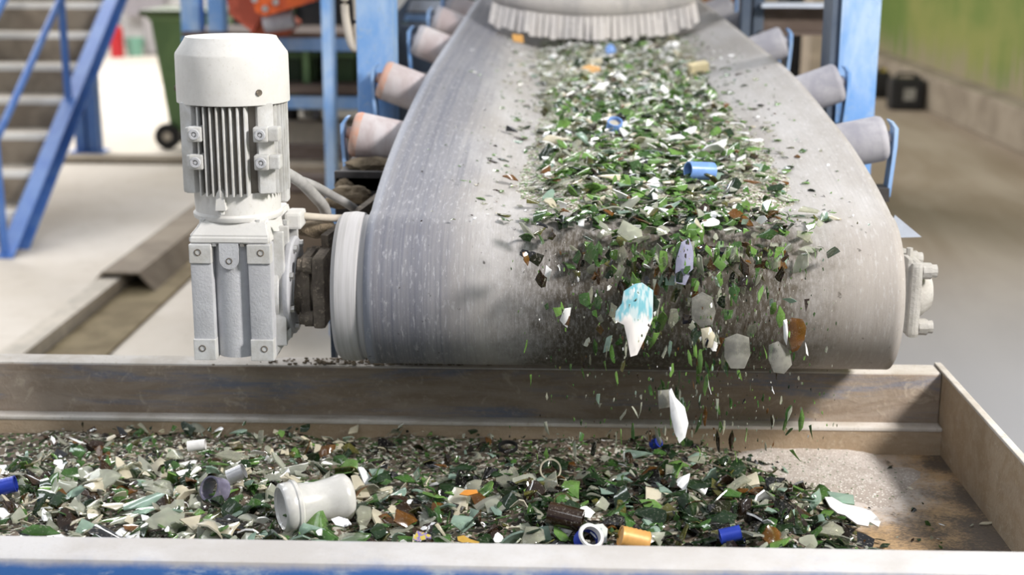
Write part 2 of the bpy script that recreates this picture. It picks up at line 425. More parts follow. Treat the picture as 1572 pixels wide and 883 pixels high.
# ---- staircase on the left
sf = onz(-6, 397, 0); SX = sf.x; SY = sf.y; SA = math.radians(31)
sd = Vector((0, math.cos(SA), math.sin(SA)))
st = thing('steel_staircase', 'blue steel staircase with dusty treads rising at the far left', 'staircase', (SX, SY, 0))
def stringer(x):
    b = B(); w = .125
    base = Vector((x, SY, 0)); n = Vector((0, -math.sin(SA), math.cos(SA)))
    top = base+sd*5.2
    prism(b, [base+Vector((0, 0, 0)), base+Vector((0, w/math.sin(SA)*.92, 0)), top+n*-w*.0+Vector((0, w/math.sin(SA)*.92, 0)), top], (.012, 0, 0))
    for off in (0, w/math.sin(SA)*.92):
        p = base+Vector((.05, off, .0)); beam(b, p, p+sd*5.2, .075, .012, (0, -math.sin(SA), math.cos(SA)))
    return b
mesh('stringer', stringer(SX), M_bluedeep, st); mesh('stringer', stringer(SX-1.05), M_bluedeep, st)
for i in range(14):
    z = .17*(i+1); y = SY+.12+z/math.tan(SA)
    b = B(); box2(b, SX-1.04, SX-.003, y, y+.26, z-.03, z, .004); tr = mesh('tread', b, M_tread, st)
    b = B(); box2(b, SX-1.04, SX-.003, y-.014, y+.004, z-.05, z+.002, .003); mesh('nosing', b, M_nosing, tr)
    b = B(); box2(b, SX-1.04, SX-.003, y+.25, y+.262, z, z+.135); mesh('riser', b, M_riser, tr)
o0 = Vector((SX+.03, SY, 0))
b = B(); tube(b, [o0+Vector((0, .02, 1.12)), o0+sd*5+Vector((0, 0, 1.12))], .024); mesh('handrail', b, M_bluedeep, st, True)
b = B(); tube(b, [o0+Vector((0, .02, .58)), o0+sd*5+Vector((0, 0, .58))], .02); mesh('middle_rail', b, M_bluedeep, st, True)
for k in (0.05, 1.35, 2.9, 4.3):
    p = o0+sd*k; b = B(); tube(b, [p, p+Vector((0, 0, 1.12))], .022); mesh('rail_post', b, M_bluedeep, st, True)
# column under the stair
pc = onz(140, 233, 0)
cs = thing('steel_column', 'short blue steel column standing on the floor behind the staircase', 'column', (pc.x, pc.y, 0))
b = B(); box2(b, pc.x-.10, pc.x-.02, pc.y-.06, pc.y+.06, 0, 1.7, .004); mesh('flange', b, M_bluedeep, cs)
b = B(); box2(b, pc.x+.0, pc.x+.08, pc.y-.06, pc.y+.06, 0, 1.7, .004); mesh('flange', b, M_bluedeep, cs)
b = B(); box2(b, pc.x-.1, pc.x+.08, pc.y-.01, pc.y+.01, 0, 1.7); mesh('web', b, M_bluedeep, cs)
b = B(); box2(b, pc.x-.14, pc.x+.12, pc.y-.1, pc.y+.1, 0, .012); mesh('base_plate', b, M_bluedeep, cs)

# ---- floor rail, olive strip and cover
a0 = onz(20, 548, .05); 
fr = thing('floor_rail', 'pale steel guide rail lying on the floor below the staircase', 'rail', (a0.x, 4.4, 0))
b = B(); box2(b, a0.x-.05, a0.x+.05, 3.9, 6.9, 0, .07, .004); mesh('rail_body', b, M_cream, fr)
tr = onz(160, 546, 0)
b = B(); box2(b, a0.x+.055, tr.x+.02, 3.9, 8.4, 0, .012, .003)  # flat olive-brown strip between rail and cover
tag(mesh('olive_strip', b, blotch('olive_brown', S(134, 120, 92), S(112, 98, 72), 4, .4, .6, .9)), 'olive brown strip beside the floor rail', 'channel')
cv = thing('channel_cover', 'bent grey steel cover over the floor channel', 'cover', (a0.x+.14, 6.5, 0))
q0 = onz(128, 452, 0); q1 = onz(241, 452, 0); y0 = onz(180, 450, 0).y; y1 = 8.6; xa, xb = q0.x, q1.x; h = .10; ww = (xb-xa)*.24
b = B()
outer = [(xa, 0), (xa+ww, h), (xb-ww, h), (xb, 0)]; inner = [(xb-.012, 0), (xb-ww-.006, h-.01), (xa+ww+.006, h-.01), (xa+.012, 0)]
prism(b, [(x, y0, z) for x, z in outer+inner], (0, y1-y0, 0)); mesh('bent_sheet', b, M_brown2, cv)
# ---- wheelie bin
wb = onz(262, 222, 0); k = proj(wb)[2]/FPX
bn = thing('wheelie_bin', 'tall green wheelie bin behind the white motor', 'bin', (wb.x+.3, wb.y, 0))
X0 = at(243, 30, wb.y).x; X1 = at(274, 196, wb.y).x; zt = at(243, 22, wb.y).z
b = B()
prof = []
for z, xl, xr, d in ((.14, X1, X1+.44, .22), (zt-.04, X0+.02, X0+.56, .28), (zt, X0-.01, X0+.59, .31)):
    prof.append([b.verts.new((x, y, z)) for x, y in ((xl, wb.y-d), (xr, wb.y-d), (xr, wb.y+d), (xl, wb.y+d))])
for A, C in zip(prof, prof[1:]):
    for i in range(4): b.faces.new((A[i], A[(i+1) % 4], C[(i+1) % 4], C[i]))
b.faces.new(prof[0][::-1]); b.faces.new(prof[-1]); mesh('bin_body', b, M_green, bn)
b = B(); box2(b, X0-.06, X0+.62, wb.y-.33, wb.y+.33, zt, zt+.05, .02); mesh('bin_lid', b, M_greenlid, bn)
for dy in (-.24, .24):
    b = B(); cyl(b, (X1-.02, wb.y+dy-.025, .1), (X1-.02, wb.y+dy+.025, .1), .1); w_ = mesh('wheel', b, M_black, bn, True)
    b = B(); cyl(b, (X1-.02, wb.y+dy-.03, .1), (X1-.02, wb.y+dy+.03, .1), .035); mesh('wheel_hub', b, M_cream, w_, True)
# ---- far wall clutter
fe = onz(181, 88, 0); kk = proj(fe)[2]/FPX
fx = thing('fire_extinguisher', 'red fire extinguisher standing by the far white wall', 'fire extinguisher', fe)
b = B(); lathe(b, fe, (0, 0, 1), [(0, 0), (.09, 0), (.09, .36), (.07, .41), (.03, .44), (.03, .47), (0, .47)], 24); mesh('cylinder_body', b, M_red, fx, True)
b = B(); box2(b, fe.x-.05, fe.x+.08, fe.y-.02, fe.y+.02, .47, .5, .005); mesh('handle', b, M_black, fx)
tb = onz(208, 86, 0)
b = B(); lathe(b, tb, (0, 0, 1), [(0, 0), (.10, 0), (.13, .25), (.125, .25), (.1, .02), (0, .02)], 24)
tag(mesh('bucket', b, M_teal, None, True), 'small teal bucket beside the red fire extinguisher', 'bucket')
gx = onz(236, 86, 0)
gc = thing('grey_cabinet', 'grey low cabinet by the far wall beyond the wheelie bin', 'cabinet', gx)
b = B(); box2(b, gx.x-.16, gx.x+.3, gx.y+.1, gx.y+.6, 0, .62, .01); mesh('cabinet_body', b, simple('grey_enamel', S(150, 146, 150)), gc)
b = B(); box2(b, gx.x-.14, gx.x+.28, gx.y+.085, gx.y+.1, .04, .58, .004); mesh('door', b, simple('grey_enamel_door', S(168, 164, 166)), gc)
wp = at(212, 12, 20.8)
b = B(); box2(b, wp.x-.36, wp.x+.25, 21.3, 21.5, wp.z-.15, wp.z+.35, .01)
tag(mesh('wall_panel', b, simple('mauve_panel', S(176, 170, 176))), 'pale grey panel on the far wall above the extinguisher', 'panel')

# ---- storage rack and orange machine in the middle distance
RY = 6.6
def P(px, py, Y=RY): return at(px, py, Y)
rk = thing('storage_rack', 'blue and brown steel rack standing behind the white motor', 'rack', (P(400, 200).x, RY, 0))
for x0, x1, zb in ((282, 311, P(300, 160).z), (323, 347, P(300, 160).z)):
    A, C = P(x0, 40), P(x1, 40); b = B(); box2(b, A.x, C.x, RY-.05, RY+.05, zb, 2.2, .006); mesh('upright', b, M_blue, rk)
A, C = P(496, 40, 5.6), P(512, 40, 5.6)
b = B(); box2(b, A.x, C.x, 5.55, 5.65, 0, 2.2, .006); mesh('upright', b, M_blue, rk)
for yt, yb, m1 in ((57, 78, M_blue), (146, 166, M_blue), (48, 57, M_brown), (128, 143, M_brown)):
    A, C = P(430, yt), P(590, yb); b = B(); box2(b, P(284, 50).x, C.x, RY-.06, RY+(.0 if m1 is M_blue else .5), C.z, A.z, .004)
    mesh('cross_beam' if m1 is M_blue else 'shelf_board', b, m1, rk)
for x0, x1, lab in ((395, 468, 'dark green crate on the rack shelf, nearest the white motor'), (479, 492, 'narrow dark green crate on the rack shelf beside the thin blue upright'),
                    (513, 548, 'dark green crate on the rack shelf beside the blue conveyor post')):
    A, C = P(x0, 80, RY+.2), P(x1, 128, RY+.2)
    c = thing('storage_crate', lab, 'crate', (A.x, RY+.2, C.z), 'green crates on the rack')
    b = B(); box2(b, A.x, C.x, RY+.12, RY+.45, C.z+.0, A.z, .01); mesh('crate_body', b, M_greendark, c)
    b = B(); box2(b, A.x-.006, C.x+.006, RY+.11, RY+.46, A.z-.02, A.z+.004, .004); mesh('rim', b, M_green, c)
A, C = P(468, 76, RY+.1), P(480, 130, RY+.1); b = B(); box2(b, A.x, C.x, RY+.02, RY+.1, C.z, A.z); mesh('green_strut', b, M_green, rk)
# things lying under the rack
A = P(466, 178, 7.2)
for i, (px, py, r, nm, mt) in enumerate(((448, 172, .035, 'dark', M_dark), (474, 170, .03, 'pale', M_labelw), (487, 174, .026, 'grey', M_rollgrey))):
    p = P(px, py, 7.0); b = B(); lathe(b, (p.x, p.y, p.z-r), (0, 0, 1), [(0, 0), (r*.9, .0), (r, r), (r*.7, r*1.8), (0, r*1.9)], 16)
    tag(mesh('scrap_lump', b, mt, None, True), f'{nm} round scrap lump on the pale block behind the rack', 'scrap')
A, C = P(430, 182, 7.0), P(560, 215, 7.0)
b = B(); box2(b, A.x-.3, C.x, 6.85, 7.4, 0, A.z, .01); tag(mesh('concrete_block', b, M_cream), 'long pale concrete block under the rack', 'block')
for j, (ya, yb2, mt, lab) in enumerate(((222, 244, M_brown, 'rusty brown beam lying across behind the cables, uppermost'), (252, 262, M_tan, 'tan timber lying across behind the cables, middle one'), (268, 292, M_brown, 'rusty brown beam lying lowest behind the cables'))):
    Yj = 6.5-j*.35; A, C = P(440, ya, Yj), P(600, yb2, Yj)
    b = B(); box2(b, A.x, C.x, Yj-.05, Yj+.05, C.z, A.z, .006); tag(mesh('steel_beam', b, mt), lab, 'beam')
b = B(); box2(b, P(430, 260, 6.9).x, P(640, 260, 6.9).x, 5.76, 6.48, 0, P(440, 292, 5.8).z, .01)
tag(mesh('scrap_platform', b, blotch('brown_platform', S(150, 132, 112), S(120, 104, 88), 3, .4, .6, .9)), 'low brown platform carrying the rusty beams', 'platform')
# dark backing behind the rack (a container)
A, C = P(352, 0, 7.6), P(760, 178, 7.6)
ct = thing('waste_container', 'dark waste container standing behind the rack', 'container', (A.x, 7.7, 0))
b = B(); box2(b, A.x, C.x, 7.65, 9.0, C.z-.1, 1.75, .01); mesh('container_body', b, M_dark, ct)
for i in range(9):
    x = A.x+.1+i*.2; b = B(); box2(b, x, x+.05, 7.6, 7.66, C.z, 1.75); mesh('rib', b, M_greendark, ct)
for x in (A.x+.2, C.x-.2):
    b = B(); box2(b, x-.05, x+.05, 7.8, 7.9, 0, C.z-.1); mesh('foot', b, M_dark, ct)
# orange grab
og = thing('orange_grab', 'orange steel grab arm leaning above the rack', 'machine', P(430, 20, 6.2))
b = B(); prism(b, [P(384, -30, 6.2), P(392, 18, 6.2), P(407, 25, 6.2), P(482, 2, 6.2), P(500, -30, 6.2)], (0, .12, 0)); arm = mesh('arm_plate', b, M_orange, og)
for px, py in ((408, 13), (392, -1), (424, 3)):
    p = P(px, py, 6.2); b = B(); cyl(b, (p.x, p.y-.02, p.z), (p.x, p.y+.02, p.z), .014, seg=12); mesh('bolt', b, M_chrome, arm)
b = B(); prism(b, [P(345, -20, 6.3), P(352, 22, 6.3), P(388, 50, 6.3), P(402, 24, 6.3), P(378, -20, 6.3)], (0, .15, 0)); mesh('jaw', b, simple('dull_red_paint', S(166, 78, 58)), og)
b = B(); prism(b, [P(384, 55, 6.35), P(388, 30, 6.35), P(440, 24, 6.35), P(455, 36, 6.35), P(440, 55, 6.35)], (0, .15, 0)); mesh('bucket_shell', b, simple('dull_orange_paint', S(176, 90, 62)), og)
p = P(428, 35, 6.3); b = B(); cyl(b, (p.x-.06, p.y-.02, p.z), (p.x+.07, p.y-.02, p.z+.02), .045); mesh('hydraulic_ram', b, M_rollgrey, og, True)

# ---- right background
jx = onz(1385, 170, 0); s_ = proj(jx)[2]/FPX
def jerry(px0, px1, pyt, Y, label, cap):
    A, C = at(px0, pyt, Y), at(px1, pyt, Y); h = A.z; t = thing('jerrycan', label, 'canister', ((A.x+C.x)/2, Y, 0), 'black canisters by the right wall')
    b = B(); box2(b, A.x, C.x, Y-.09, Y+.12, 0, h*.86, .03); mesh('can_body', b, M_black, t)
    b = B(); tube(b, [(A.x+.05, Y, h*.84), (A.x+.08, Y, h*.97), (C.x-.1, Y, h*.97), (C.x-.07, Y, h*.84)], .014, 8); mesh('handle', b, M_black, t, True)
    b = B(); cyl(b, (C.x-.06, Y, h*.85), (C.x-.06, Y, h*.95), .03); mesh('cap', b, cap, t, True)
    return t, A, C, h
yj = onz(1390, 168, 0).y
t, A, C, h = jerry(1367, 1418, 112, yj, 'black plastic jerrycan with a pale square label by the right wall', M_black)
b = B(); box2(b, A.x+.12, A.x+.23, yj-.096, yj-.089, h*.28, h*.6); mesh('label_sticker', b, M_labelw, t)
yj2 = onz(1358, 150, 0).y
jerry(1340, 1366, 103, yj2, 'black jerrycan with yellow cap half hidden by the blue post', M_yellow)

# ================================================================== CONVEYOR
DY, DZ, DR = 2.5, .976, .132        # head drum axis
BT = .010
BR = DR+BT
XL = at(556, 440, DY-BR).x; XRb = at(1392, 440, DY-BR).x
XC = (XL+XRb)/2; BW = XRb-XL
SL = math.radians(2.7)
WA = math.radians(21)
def trough(Y):
    if Y <= 2.5: return 0
    if Y < 3.07: return math.radians(12)*math.sin(PI/2*((Y-2.5)/.57)**.9)
    return math.radians(12)+math.radians(9)*math.sin(PI/2*min(1, (Y-3.07)/.68))
def belt_line(Y):
    return DZ+BR+.078*(min(Y, 3.07)-DY)+.036*max(0, Y-3.07)
def belt_top(u, Y):
    """centre line height and cross-section: returns (x, z) of the top side at across-position u (m)"""
    a = trough(Y)
    hz = belt_line(Y); fl = .16
    s = -1 if u < 0 else 1; au = abs(u)
    if au <= fl: return XC+u, hz
    w = au-fl; bend = .08
    # smooth bend
    if w < bend: x = fl+w; z = math.tan(a)*w*w/(2*bend)
    else: x = fl+bend+(w-bend)*math.cos(a); z = math.tan(a)*bend/2+(w-bend)*math.sin(a)
    return XC+s*x, hz+z
def belt_front(u, ang, off=0):
    """ang from top (0) around the front to bottom (pi)"""
    return Vector((XC+u, DY-(BR+off)*math.sin(ang), DZ+(BR+off)*math.cos(ang)))
b = B(); uvl = b.loops.layers.uv.new('UVMap')
NU = 60; rows = []
us = [(-.5+i/NU)*BW for i in range(NU+1)]
path = []
for i in range(40): path.append(('f', PI-i*PI/40, ))
for i in range(120): path.append(('t', DY+.002+ (i/119)**1.3*4.6))
botY = 7.0
rows.append(([ (XC+u, botY, DZ-BR+math.tan(SL)*(botY-DY)-.02) for u in us], -BR*PI-4.5))
for pth in path:
    if pth[0] == 'f': rows.append(([tuple(belt_front(u, pth[1])) for u in us], -BR*pth[1]))
    else:
        Y = pth[1]; rows.append(([(belt_top(u, Y)[0], Y, belt_top(u, Y)[1]) for u in us], Y-DY))
vr = [[b.verts.new(p) for p in r] for r, v in rows]
for i in range(len(vr)-1):
    for j in range(NU):
        f = b.faces.new((vr[i][j], vr[i][j+1], vr[i+1][j+1], vr[i+1][j])); f.smooth = True
        for lp, (ii, jj) in zip(f.loops, ((i, j), (i, j+1), (i+1, j+1), (i+1, j))): lp[uvl].uv = (us[jj], rows[ii][1])
me = bpy.data.meshes.new('conveyor_belt'); b.to_mesh(me); b.free(); me.materials.append(M_belt)
belt = bpy.data.objects.new('conveyor_belt', me); COL.objects.link(belt)
tag(belt, 'wide grey rubber conveyor belt running over the drum and carrying broken glass', 'conveyor belt')
sm = belt.modifiers.new('thick', 'SOLIDIFY'); sm.thickness = BT-.001; sm.offset = -1
# make sure the solidify goes inwards
me.update()
if me.polygons[30*NU+5].normal.dot(Vector((0, -1, 0))) < 0 and me.polygons[30*NU+5].normal.dot(Vector((0, 0, 1))) < .5:
    me.flip_normals()

# head drum
XLIP = at(505, 430, DY-DR).x
dr = thing('head_drum', 'dusty white conveyor head drum with its rim beside the belt', 'drum', (XC, DY, DZ))
LR = DR+.004
b = B(); lathe(b, (XLIP, DY, DZ), (1, 0, 0), [(.02, .03), (LR-.025, .03), (LR-.016, .004), (LR-.008, 0), (LR, .008), (LR+.002, .03), (LR, .045), (DR, .048), (DR, XRb-XLIP-.004), (.02, XRb-XLIP-.004)], 96)
mesh('drum_shell', b, M_drum, dr, True)
b = B(); cyl(b, (XLIP-.19, DY, DZ), (XRb+.05, DY, DZ), .024); mesh('shaft', b, M_dirtiron, dr, True)

# flange bearings
M_bear = blotch('dusty_bearing', S(184, 181, 176), S(164, 160, 154), 20, .35, .65, .9, 0, .7, 160, spec=.15)
def bearing(x0, x1, label, mat, nuts_side, s=.062):
    t = thing('flange_bearing', label, 'bearing', ((x0+x1)/2, DY, DZ))
    b = B(); box2(b, x0, x1, DY-s, DY+s, DZ-s*1.02, DZ+s*1.02, .008)
    mesh('flange_plate', b, mat, t)
    xo = x1 if nuts_side > 0 else x0; sg = nuts_side
    b = B(); lathe(b, (xo, DY, DZ), (sg, 0, 0), [(.05, 0), (.045, .012), (.038, .02), (.03, .03), (0, .031)], 32); mesh('bearing_housing', b, mat, t, True)
    for dy in (-1, 1):
        for dz in (-1, 1):
            p = Vector((xo, DY+dy*s*.74, DZ+dz*s*.76)); b = B(); cyl(b, p, p+Vector((sg*.016, 0, 0)), .015, seg=10); cyl(b, p+Vector((sg*.016, 0, 0)), p+Vector((sg*.026, 0, 0)), .012, seg=12)
            mesh('bolt', b, mat, t)
    return t
xb0 = at(1394, 450, DY-.06).x; xb1 = at(1411, 450, DY-.06).x
rb = bearing(xb0+.002, xb1+.004, 'dusty pale flange bearing at the right end of the drum', M_bear, 1, .068)
b = B(); box2(b, xb0-.004, xb0+.004, DY-.06, DY+.075, DZ-.06, DZ+.075, .002); mesh('back_plate', b, M_bear, rb)
p = Vector((xb1, DY-.02, DZ+.075)); b = B(); cyl(b, p-Vector((.012, 0, .01)), p+Vector((-.012, 0, .012)), .006, seg=8); mesh('grease_nipple', b, M_bear, rb)
xl0 = at(456, 430, DY-.05).x; xl1 = at(476, 430, DY-.05).x; xl2 = at(480, 430, DY-.05).x; xl3 = at(500, 430, DY-.05).x
lb = bearing(xl2, xl3, 'dirt caked flange bearing between the gearbox and the drum', M_dirtiron, -1, .065)
b = B(); box2(b, xl0+.004, xl2-.004, DY-.054, DY+.05, DZ-.064, DZ+.064, .01); mesh('flange_plate', b, M_dirtiron, lb)
b = B(); lathe(b, (xl0-.012, DY, DZ), (1, 0, 0), [(.0, 0), (.05, 0), (.054, .006), (.054, .02), (0, .02)], 32); mesh('bearing_housing', b, M_dirtiron, lb, True)

# gear motor ---------------------------------------------------------------
MY = 2.47
MX = at(363, 250, MY).x
k_ = 1/ (FPX/ proj((MX, MY, 1.2))[2])   # metres per pixel here
gm = thing('gear_motor', 'white dusty electric gear motor mounted upright left of the drum', 'motor', (MX, MY, .87))
def zf(py, Y): return at(358, py, Y).z
rc = 84.5*k_
zc0, zc1, zc2, zc3 = zf(164, MY-rc), zf(90, MY-rc), zf(66, MY-rc*.85), 0
zc3 = zc2+.006
b = B(); lathe(b, (MX, MY, zc0), (0, 0, 1), [(rc*.94, .012), (rc*.985, .0), (rc, .0), (rc, .03), (rc*.995, zc1-zc0), (rc*.985, zc1-zc0+.004), (rc*.835, zc2-zc0), (rc*.80, zc3-zc0), (rc*.2, zc3-zc0), (0, zc3-zc0)], 72)
fc = mesh('fan_cover', b, M_white, gm, True, 25)
for ang in (-PI+.12, -.9):
    d = Vector((math.cos(ang), math.sin(ang), 0)); p = Vector((MX, MY, zc0+.022))+d*rc*.99
    b = B(); cyl(b, p, p+d*.004, .0055, seg=10); mesh('screw', b, M_dirtiron, fc)
zh0 = zf(303, MY-.08)
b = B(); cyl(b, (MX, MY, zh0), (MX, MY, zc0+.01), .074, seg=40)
mesh('stator_body', b, blotch('shaded_grimy_stator', S(138, 132, 124), S(112, 106, 98), 14, .35, .65, .9), gm, True)  # shade and grime between the fins put into this darker core colour
b = B()
H = zc0-zh0; zm = (zc0+zh0)/2
for i in range(8):           # front fins
    x = -.046+i*.0118; L = math.sqrt(max(.0, .094**2-x*x)); box(b, (MX+x, MY-L/2-.02, zm), (.0034, L-.04, H-.004), .001)
for i in range(12):          # right, left side fins
    y = -.052+i*.0095; L = math.sqrt(.094**2-y*y)
    for s in (-1, 1): box(b, (MX+s*(L/2+.02), MY+y, zm), (L-.04, .003, H-.004), .0008)
for s in (-1, 1):            # diagonal pads
    a = -PI/2+s*PI/4
    box(b, (MX+s*.064, MY-.055, zm+.004), (.028 if s > 0 else .024, .03, H-.002), .003, (0, 0, s*.38))
    box(b, (MX+s*.06, MY+.055, zm), (.03, .03, H-.004), .003, (0, 0, -s*.5))
hs = mesh('motor_housing', b, M_lug, gm, True, 20)
for sx_, xo in ((-1, at(298, 228, MY-.095).x-MX), (1, at(399, 228, MY-.095).x-MX)):
    for py in (207, 250):
        z = zf(py, MY-.09); yy = MY-.076
        b = B(); box(b, (MX+xo, yy, z), (.025, .03, .026), .003)
        if sx_ > 0: box(b, (MX+xo+.021, yy+.006, z), (.02, .03, .024), .003)
        else: box(b, (MX+xo-.012, yy+.012, z), (.014, .03, .022), .003)
        lg = mesh('mounting_lug', b, M_lug, hs)
        b = B(); lathe(b, (MX+xo, yy-.014, z), (0, -1, 0), [(.0095, 0), (.0095, .003), (.0085, .004), (.005, .004), (.0045, .001), (0, .001)], 20); mesh('bushing', b, M_grey, lg, True)
        b = B(); cyl(b, (MX+xo, yy-.0155, z), (MX+xo, yy-.0175, z), .0026, seg=10); mesh('screw_hole', b, M_grey, lg)
# neck and flange
zn0 = zf(343, MY-.08)
rn = 67*k_
b = B(); lathe(b, (MX, MY, zn0), (0, 0, 1), [(0, 0), (rn*1.0, 0), (rn*1.02, .004), (rn*1.02, .008), (rn*.97, .012), (rn*.985, .045), (rn*.99, zh0-zn0+.004), (0, zh0-zn0+.004)], 56); mesh('neck_flange', b, M_white, gm, True)
b = B(); prism(b, [(MX-.02, MY-rn-.012, zh0-.022), (MX-.002, MY-rn-.012, zh0-.022), (MX-.005, MY-rn-.012, zh0+.008), (MX-.011, MY-rn-.012, zh0+.018), (MX-.017, MY-rn-.012, zh0+.008)], (0, .02, 0))
lugb = mesh('lifting_boss', b, M_white, gm)
b = B(); cyl(b, (MX-.011, MY-rn-.004, zh0-.03), (MX-.011, MY-rn-.004, zh0-.02), .0055, seg=8); mesh('screw', b, M_lug, lugb)
# gearbox casing
GY0 = 2.385; GY1 = 2.585
gz1 = zf(374, GY0); gz0 = zf(554, GY0); gtop = zn0
gxl = at(294, 450, GY0).x; gxr = at(419, 500, GY0).x
gW = gxr-gxl
b = B()
pw = gW*.27
box2(b, gxl, gxl+pw, GY0, GY1, gz0, gz1-.001, .004)
box2(b, gxr-pw*1.05, gxr, GY0, GY1, gz0, gz1-.001, .004)
box2(b, gxl+pw-.004, gxr-pw+.004, GY0+.024, GY1, gz0+.006, gz1+.01)
cyl(b, ((gxl+gxr)/2, GY0+.046, gz0+.004), ((gxl+gxr)/2, GY0+.046, gz1-.002), .04, seg=40)
gb = mesh('gear_housing', b, M_grey, gm, True, 25)
# sloping shoulder up to neck
b = B()
ring = []
for z, ix, y0_ in ((gz1-.001, 0, GY0), (gz1+.012, 0, GY0), (gtop-.006, .014, GY0+.01), (gtop+.002, .018, GY0+.014)):
    ring.append([b.verts.new(v) for v in ((gxl+ix, y0_, z), (gxr-ix*.4, y0_, z), (gxr-ix*.4+.004, GY1, z), (gxl+ix, GY1, z))])
for A_, C_ in zip(ring, ring[1:]):
    for i in range(4): b.faces.new((A_[i], A_[(i+1) % 4], C_[(i+1) % 4], C_[i]))
b.faces.new(ring[0][::-1]); b.faces.new(ring[-1]); 
bmesh.ops.bevel(b, geom=list(b.edges), offset=.003, segments=2, affect='EDGES')
mesh('housing_cover', b, M_white, gm, True, 30)
for x0_, x1_ in ((gxl-.0005, gxl+pw+.0005), (gxr-pw*1.05-.0005, gxr+.0005)):
    for za, zb_ in ((gz0+.001, gz0+.04), (gz1-.036, gz1-.002)):
        b = B(); box2(b, x0_, x1_, GY0-.003, GY0+.02, za, zb_, .0015); pd = mesh('mounting_pad', b, M_lug, gb)
        xm = (x0_+x1_)/2; xm += (-.004 if x0_ < gxl+.01 else .004)
        b = B(); lathe(b, (xm, GY0-.003, (za+zb_)/2+.003), (0, -1, 0), [(.0062, -.004), (.0062, .0008), (.0046, .001), (.0042, -.002), (0, -.002)], 18); mesh('threaded_hole', b, M_dirtiron, pd, True)
# centre tongue
xm = (gxl+gxr)/2-.002
b = B(); tn = [(xm-.017, gz1+.0), (xm+.017, gz1+.0)]+[(xm+.017*math.cos(a), gz1-.03-.017*math.sin(a)) for a in [i*PI/10 for i in range(11)]]
prism(b, [(x, GY0+.001, z) for x, z in tn], (0, .012, 0)); tg = mesh('inspection_tongue', b, M_grey, gb)
b = B(); lathe(b, (xm, GY0+.001, gz1-.032), (0, -1, 0), [(.0058, -.001), (.0058, .0008), (.0044, .001), (.004, -.001), (0, -.001)], 18); mesh('tongue_hole', b, M_dirtiron, tg, True)
for dx in (-.026, .023):
    b = B(); cyl(b, (xm+dx, GY0+.008, gz1-.006), (xm+dx, GY0+.008, gz1+.001), .006, seg=6); mesh('bolt', b, M_chrome, gb)
for px in (310, 396, 438):
    p = at(px, 347, MY-.07); b = B(); cyl(b, (p.x, p.y+.006, gtop-.004), (p.x, p.y+.006, gtop+.004), .006, seg=6); mesh('bolt', b, M_lug, gb)
# right side: round output flange + ribs
fz = DZ+.003; fyc = DY-.005
b = B(); lathe(b, (gxr-.006, fyc, fz), (1, 0, 0), [(0, 0), (.088, 0), (.088, .012), (.08, .016), (.078, .02), (.06, .022), (.056, .03), (0, .03)], 56); mesh('output_flange', b, M_lug, gm, True)
xd = at(441, 430, DY-.08).x
b = B(); lathe(b, (xd-.008, fyc, fz), (1, 0, 0), [(0, 0), (.088, 0), (.09, .003), (.09, .009), (.086, .012), (.05, .013), (.045, .02), (0, .02)], 56); of = mesh('output_flange', b, M_grey, gm, True)
for i in range(8):
    a = i*PI/4+.35; p = Vector((xd+.002, fyc+math.cos(a)*.078, fz+math.sin(a)*.078)); b = B(); cyl(b, p-Vector((.014, 0, 0)), p+Vector((.009, 0, 0)), .007, seg=6); mesh('bolt', b, M_chrome, of)
b = B()
prism(b, [(gxr-.001, GY0+.03, gz0+.004), (gxr+.022, GY0+.05, gz0+.03), (gxr+.022, GY1-.03, gz0+.03), (gxr-.001, GY1, gz0+.004)], (0, 0, .02))
for y in (GY0+.03, GY0+.08, GY1-.03): box2(b, gxr-.002, gxr+.018, y, y+.01, gz0+.02, gtop-.02, .002)
mesh('side_rib', b, M_lug, gb)
# terminal nub at right of neck
p = at(452, 334, 2.52); b = B(); box(b, (p.x, 2.53, p.z-.004), (.03, .06, .03), .005); mesh('cable_gland_block', b, M_white, gm)
p = at(441, 296, 2.53); b = B(); box(b, (p.x-.004, 2.53, p.z), (.014, .03, .03), .004); mesh('cable_gland', b, M_lug, gm)

# cables
b = B(); tube(b, [at(440, 266, 2.56), at(462, 280, 2.57), at(482, 300, 2.6), at(497, 318, 2.63), at(503, 340, 2.66)], .011); tag(mesh('power_cable', b, M_hose, None, True), 'thick grey cable curving down from the motor', 'cable')
b = B(); tube(b, [at(445, 272, 2.6), at(480, 284, 2.62), at(510, 300, 2.66), at(545, 322, 2.72), at(560, 350, 2.8)], .0085); tag(mesh('power_cable', b, M_hose, None, True), 'thinner grey cable running from the motor behind the drum', 'cable')
b = B(); tube(b, [at(452, 330, 2.53), at(480, 333, 2.56), at(520, 335, 2.62), at(560, 332, 2.75)], .007); tag(mesh('power_cable', b, M_cream, None, True), 'pale lower cable passing just above the flange bearing', 'cable')

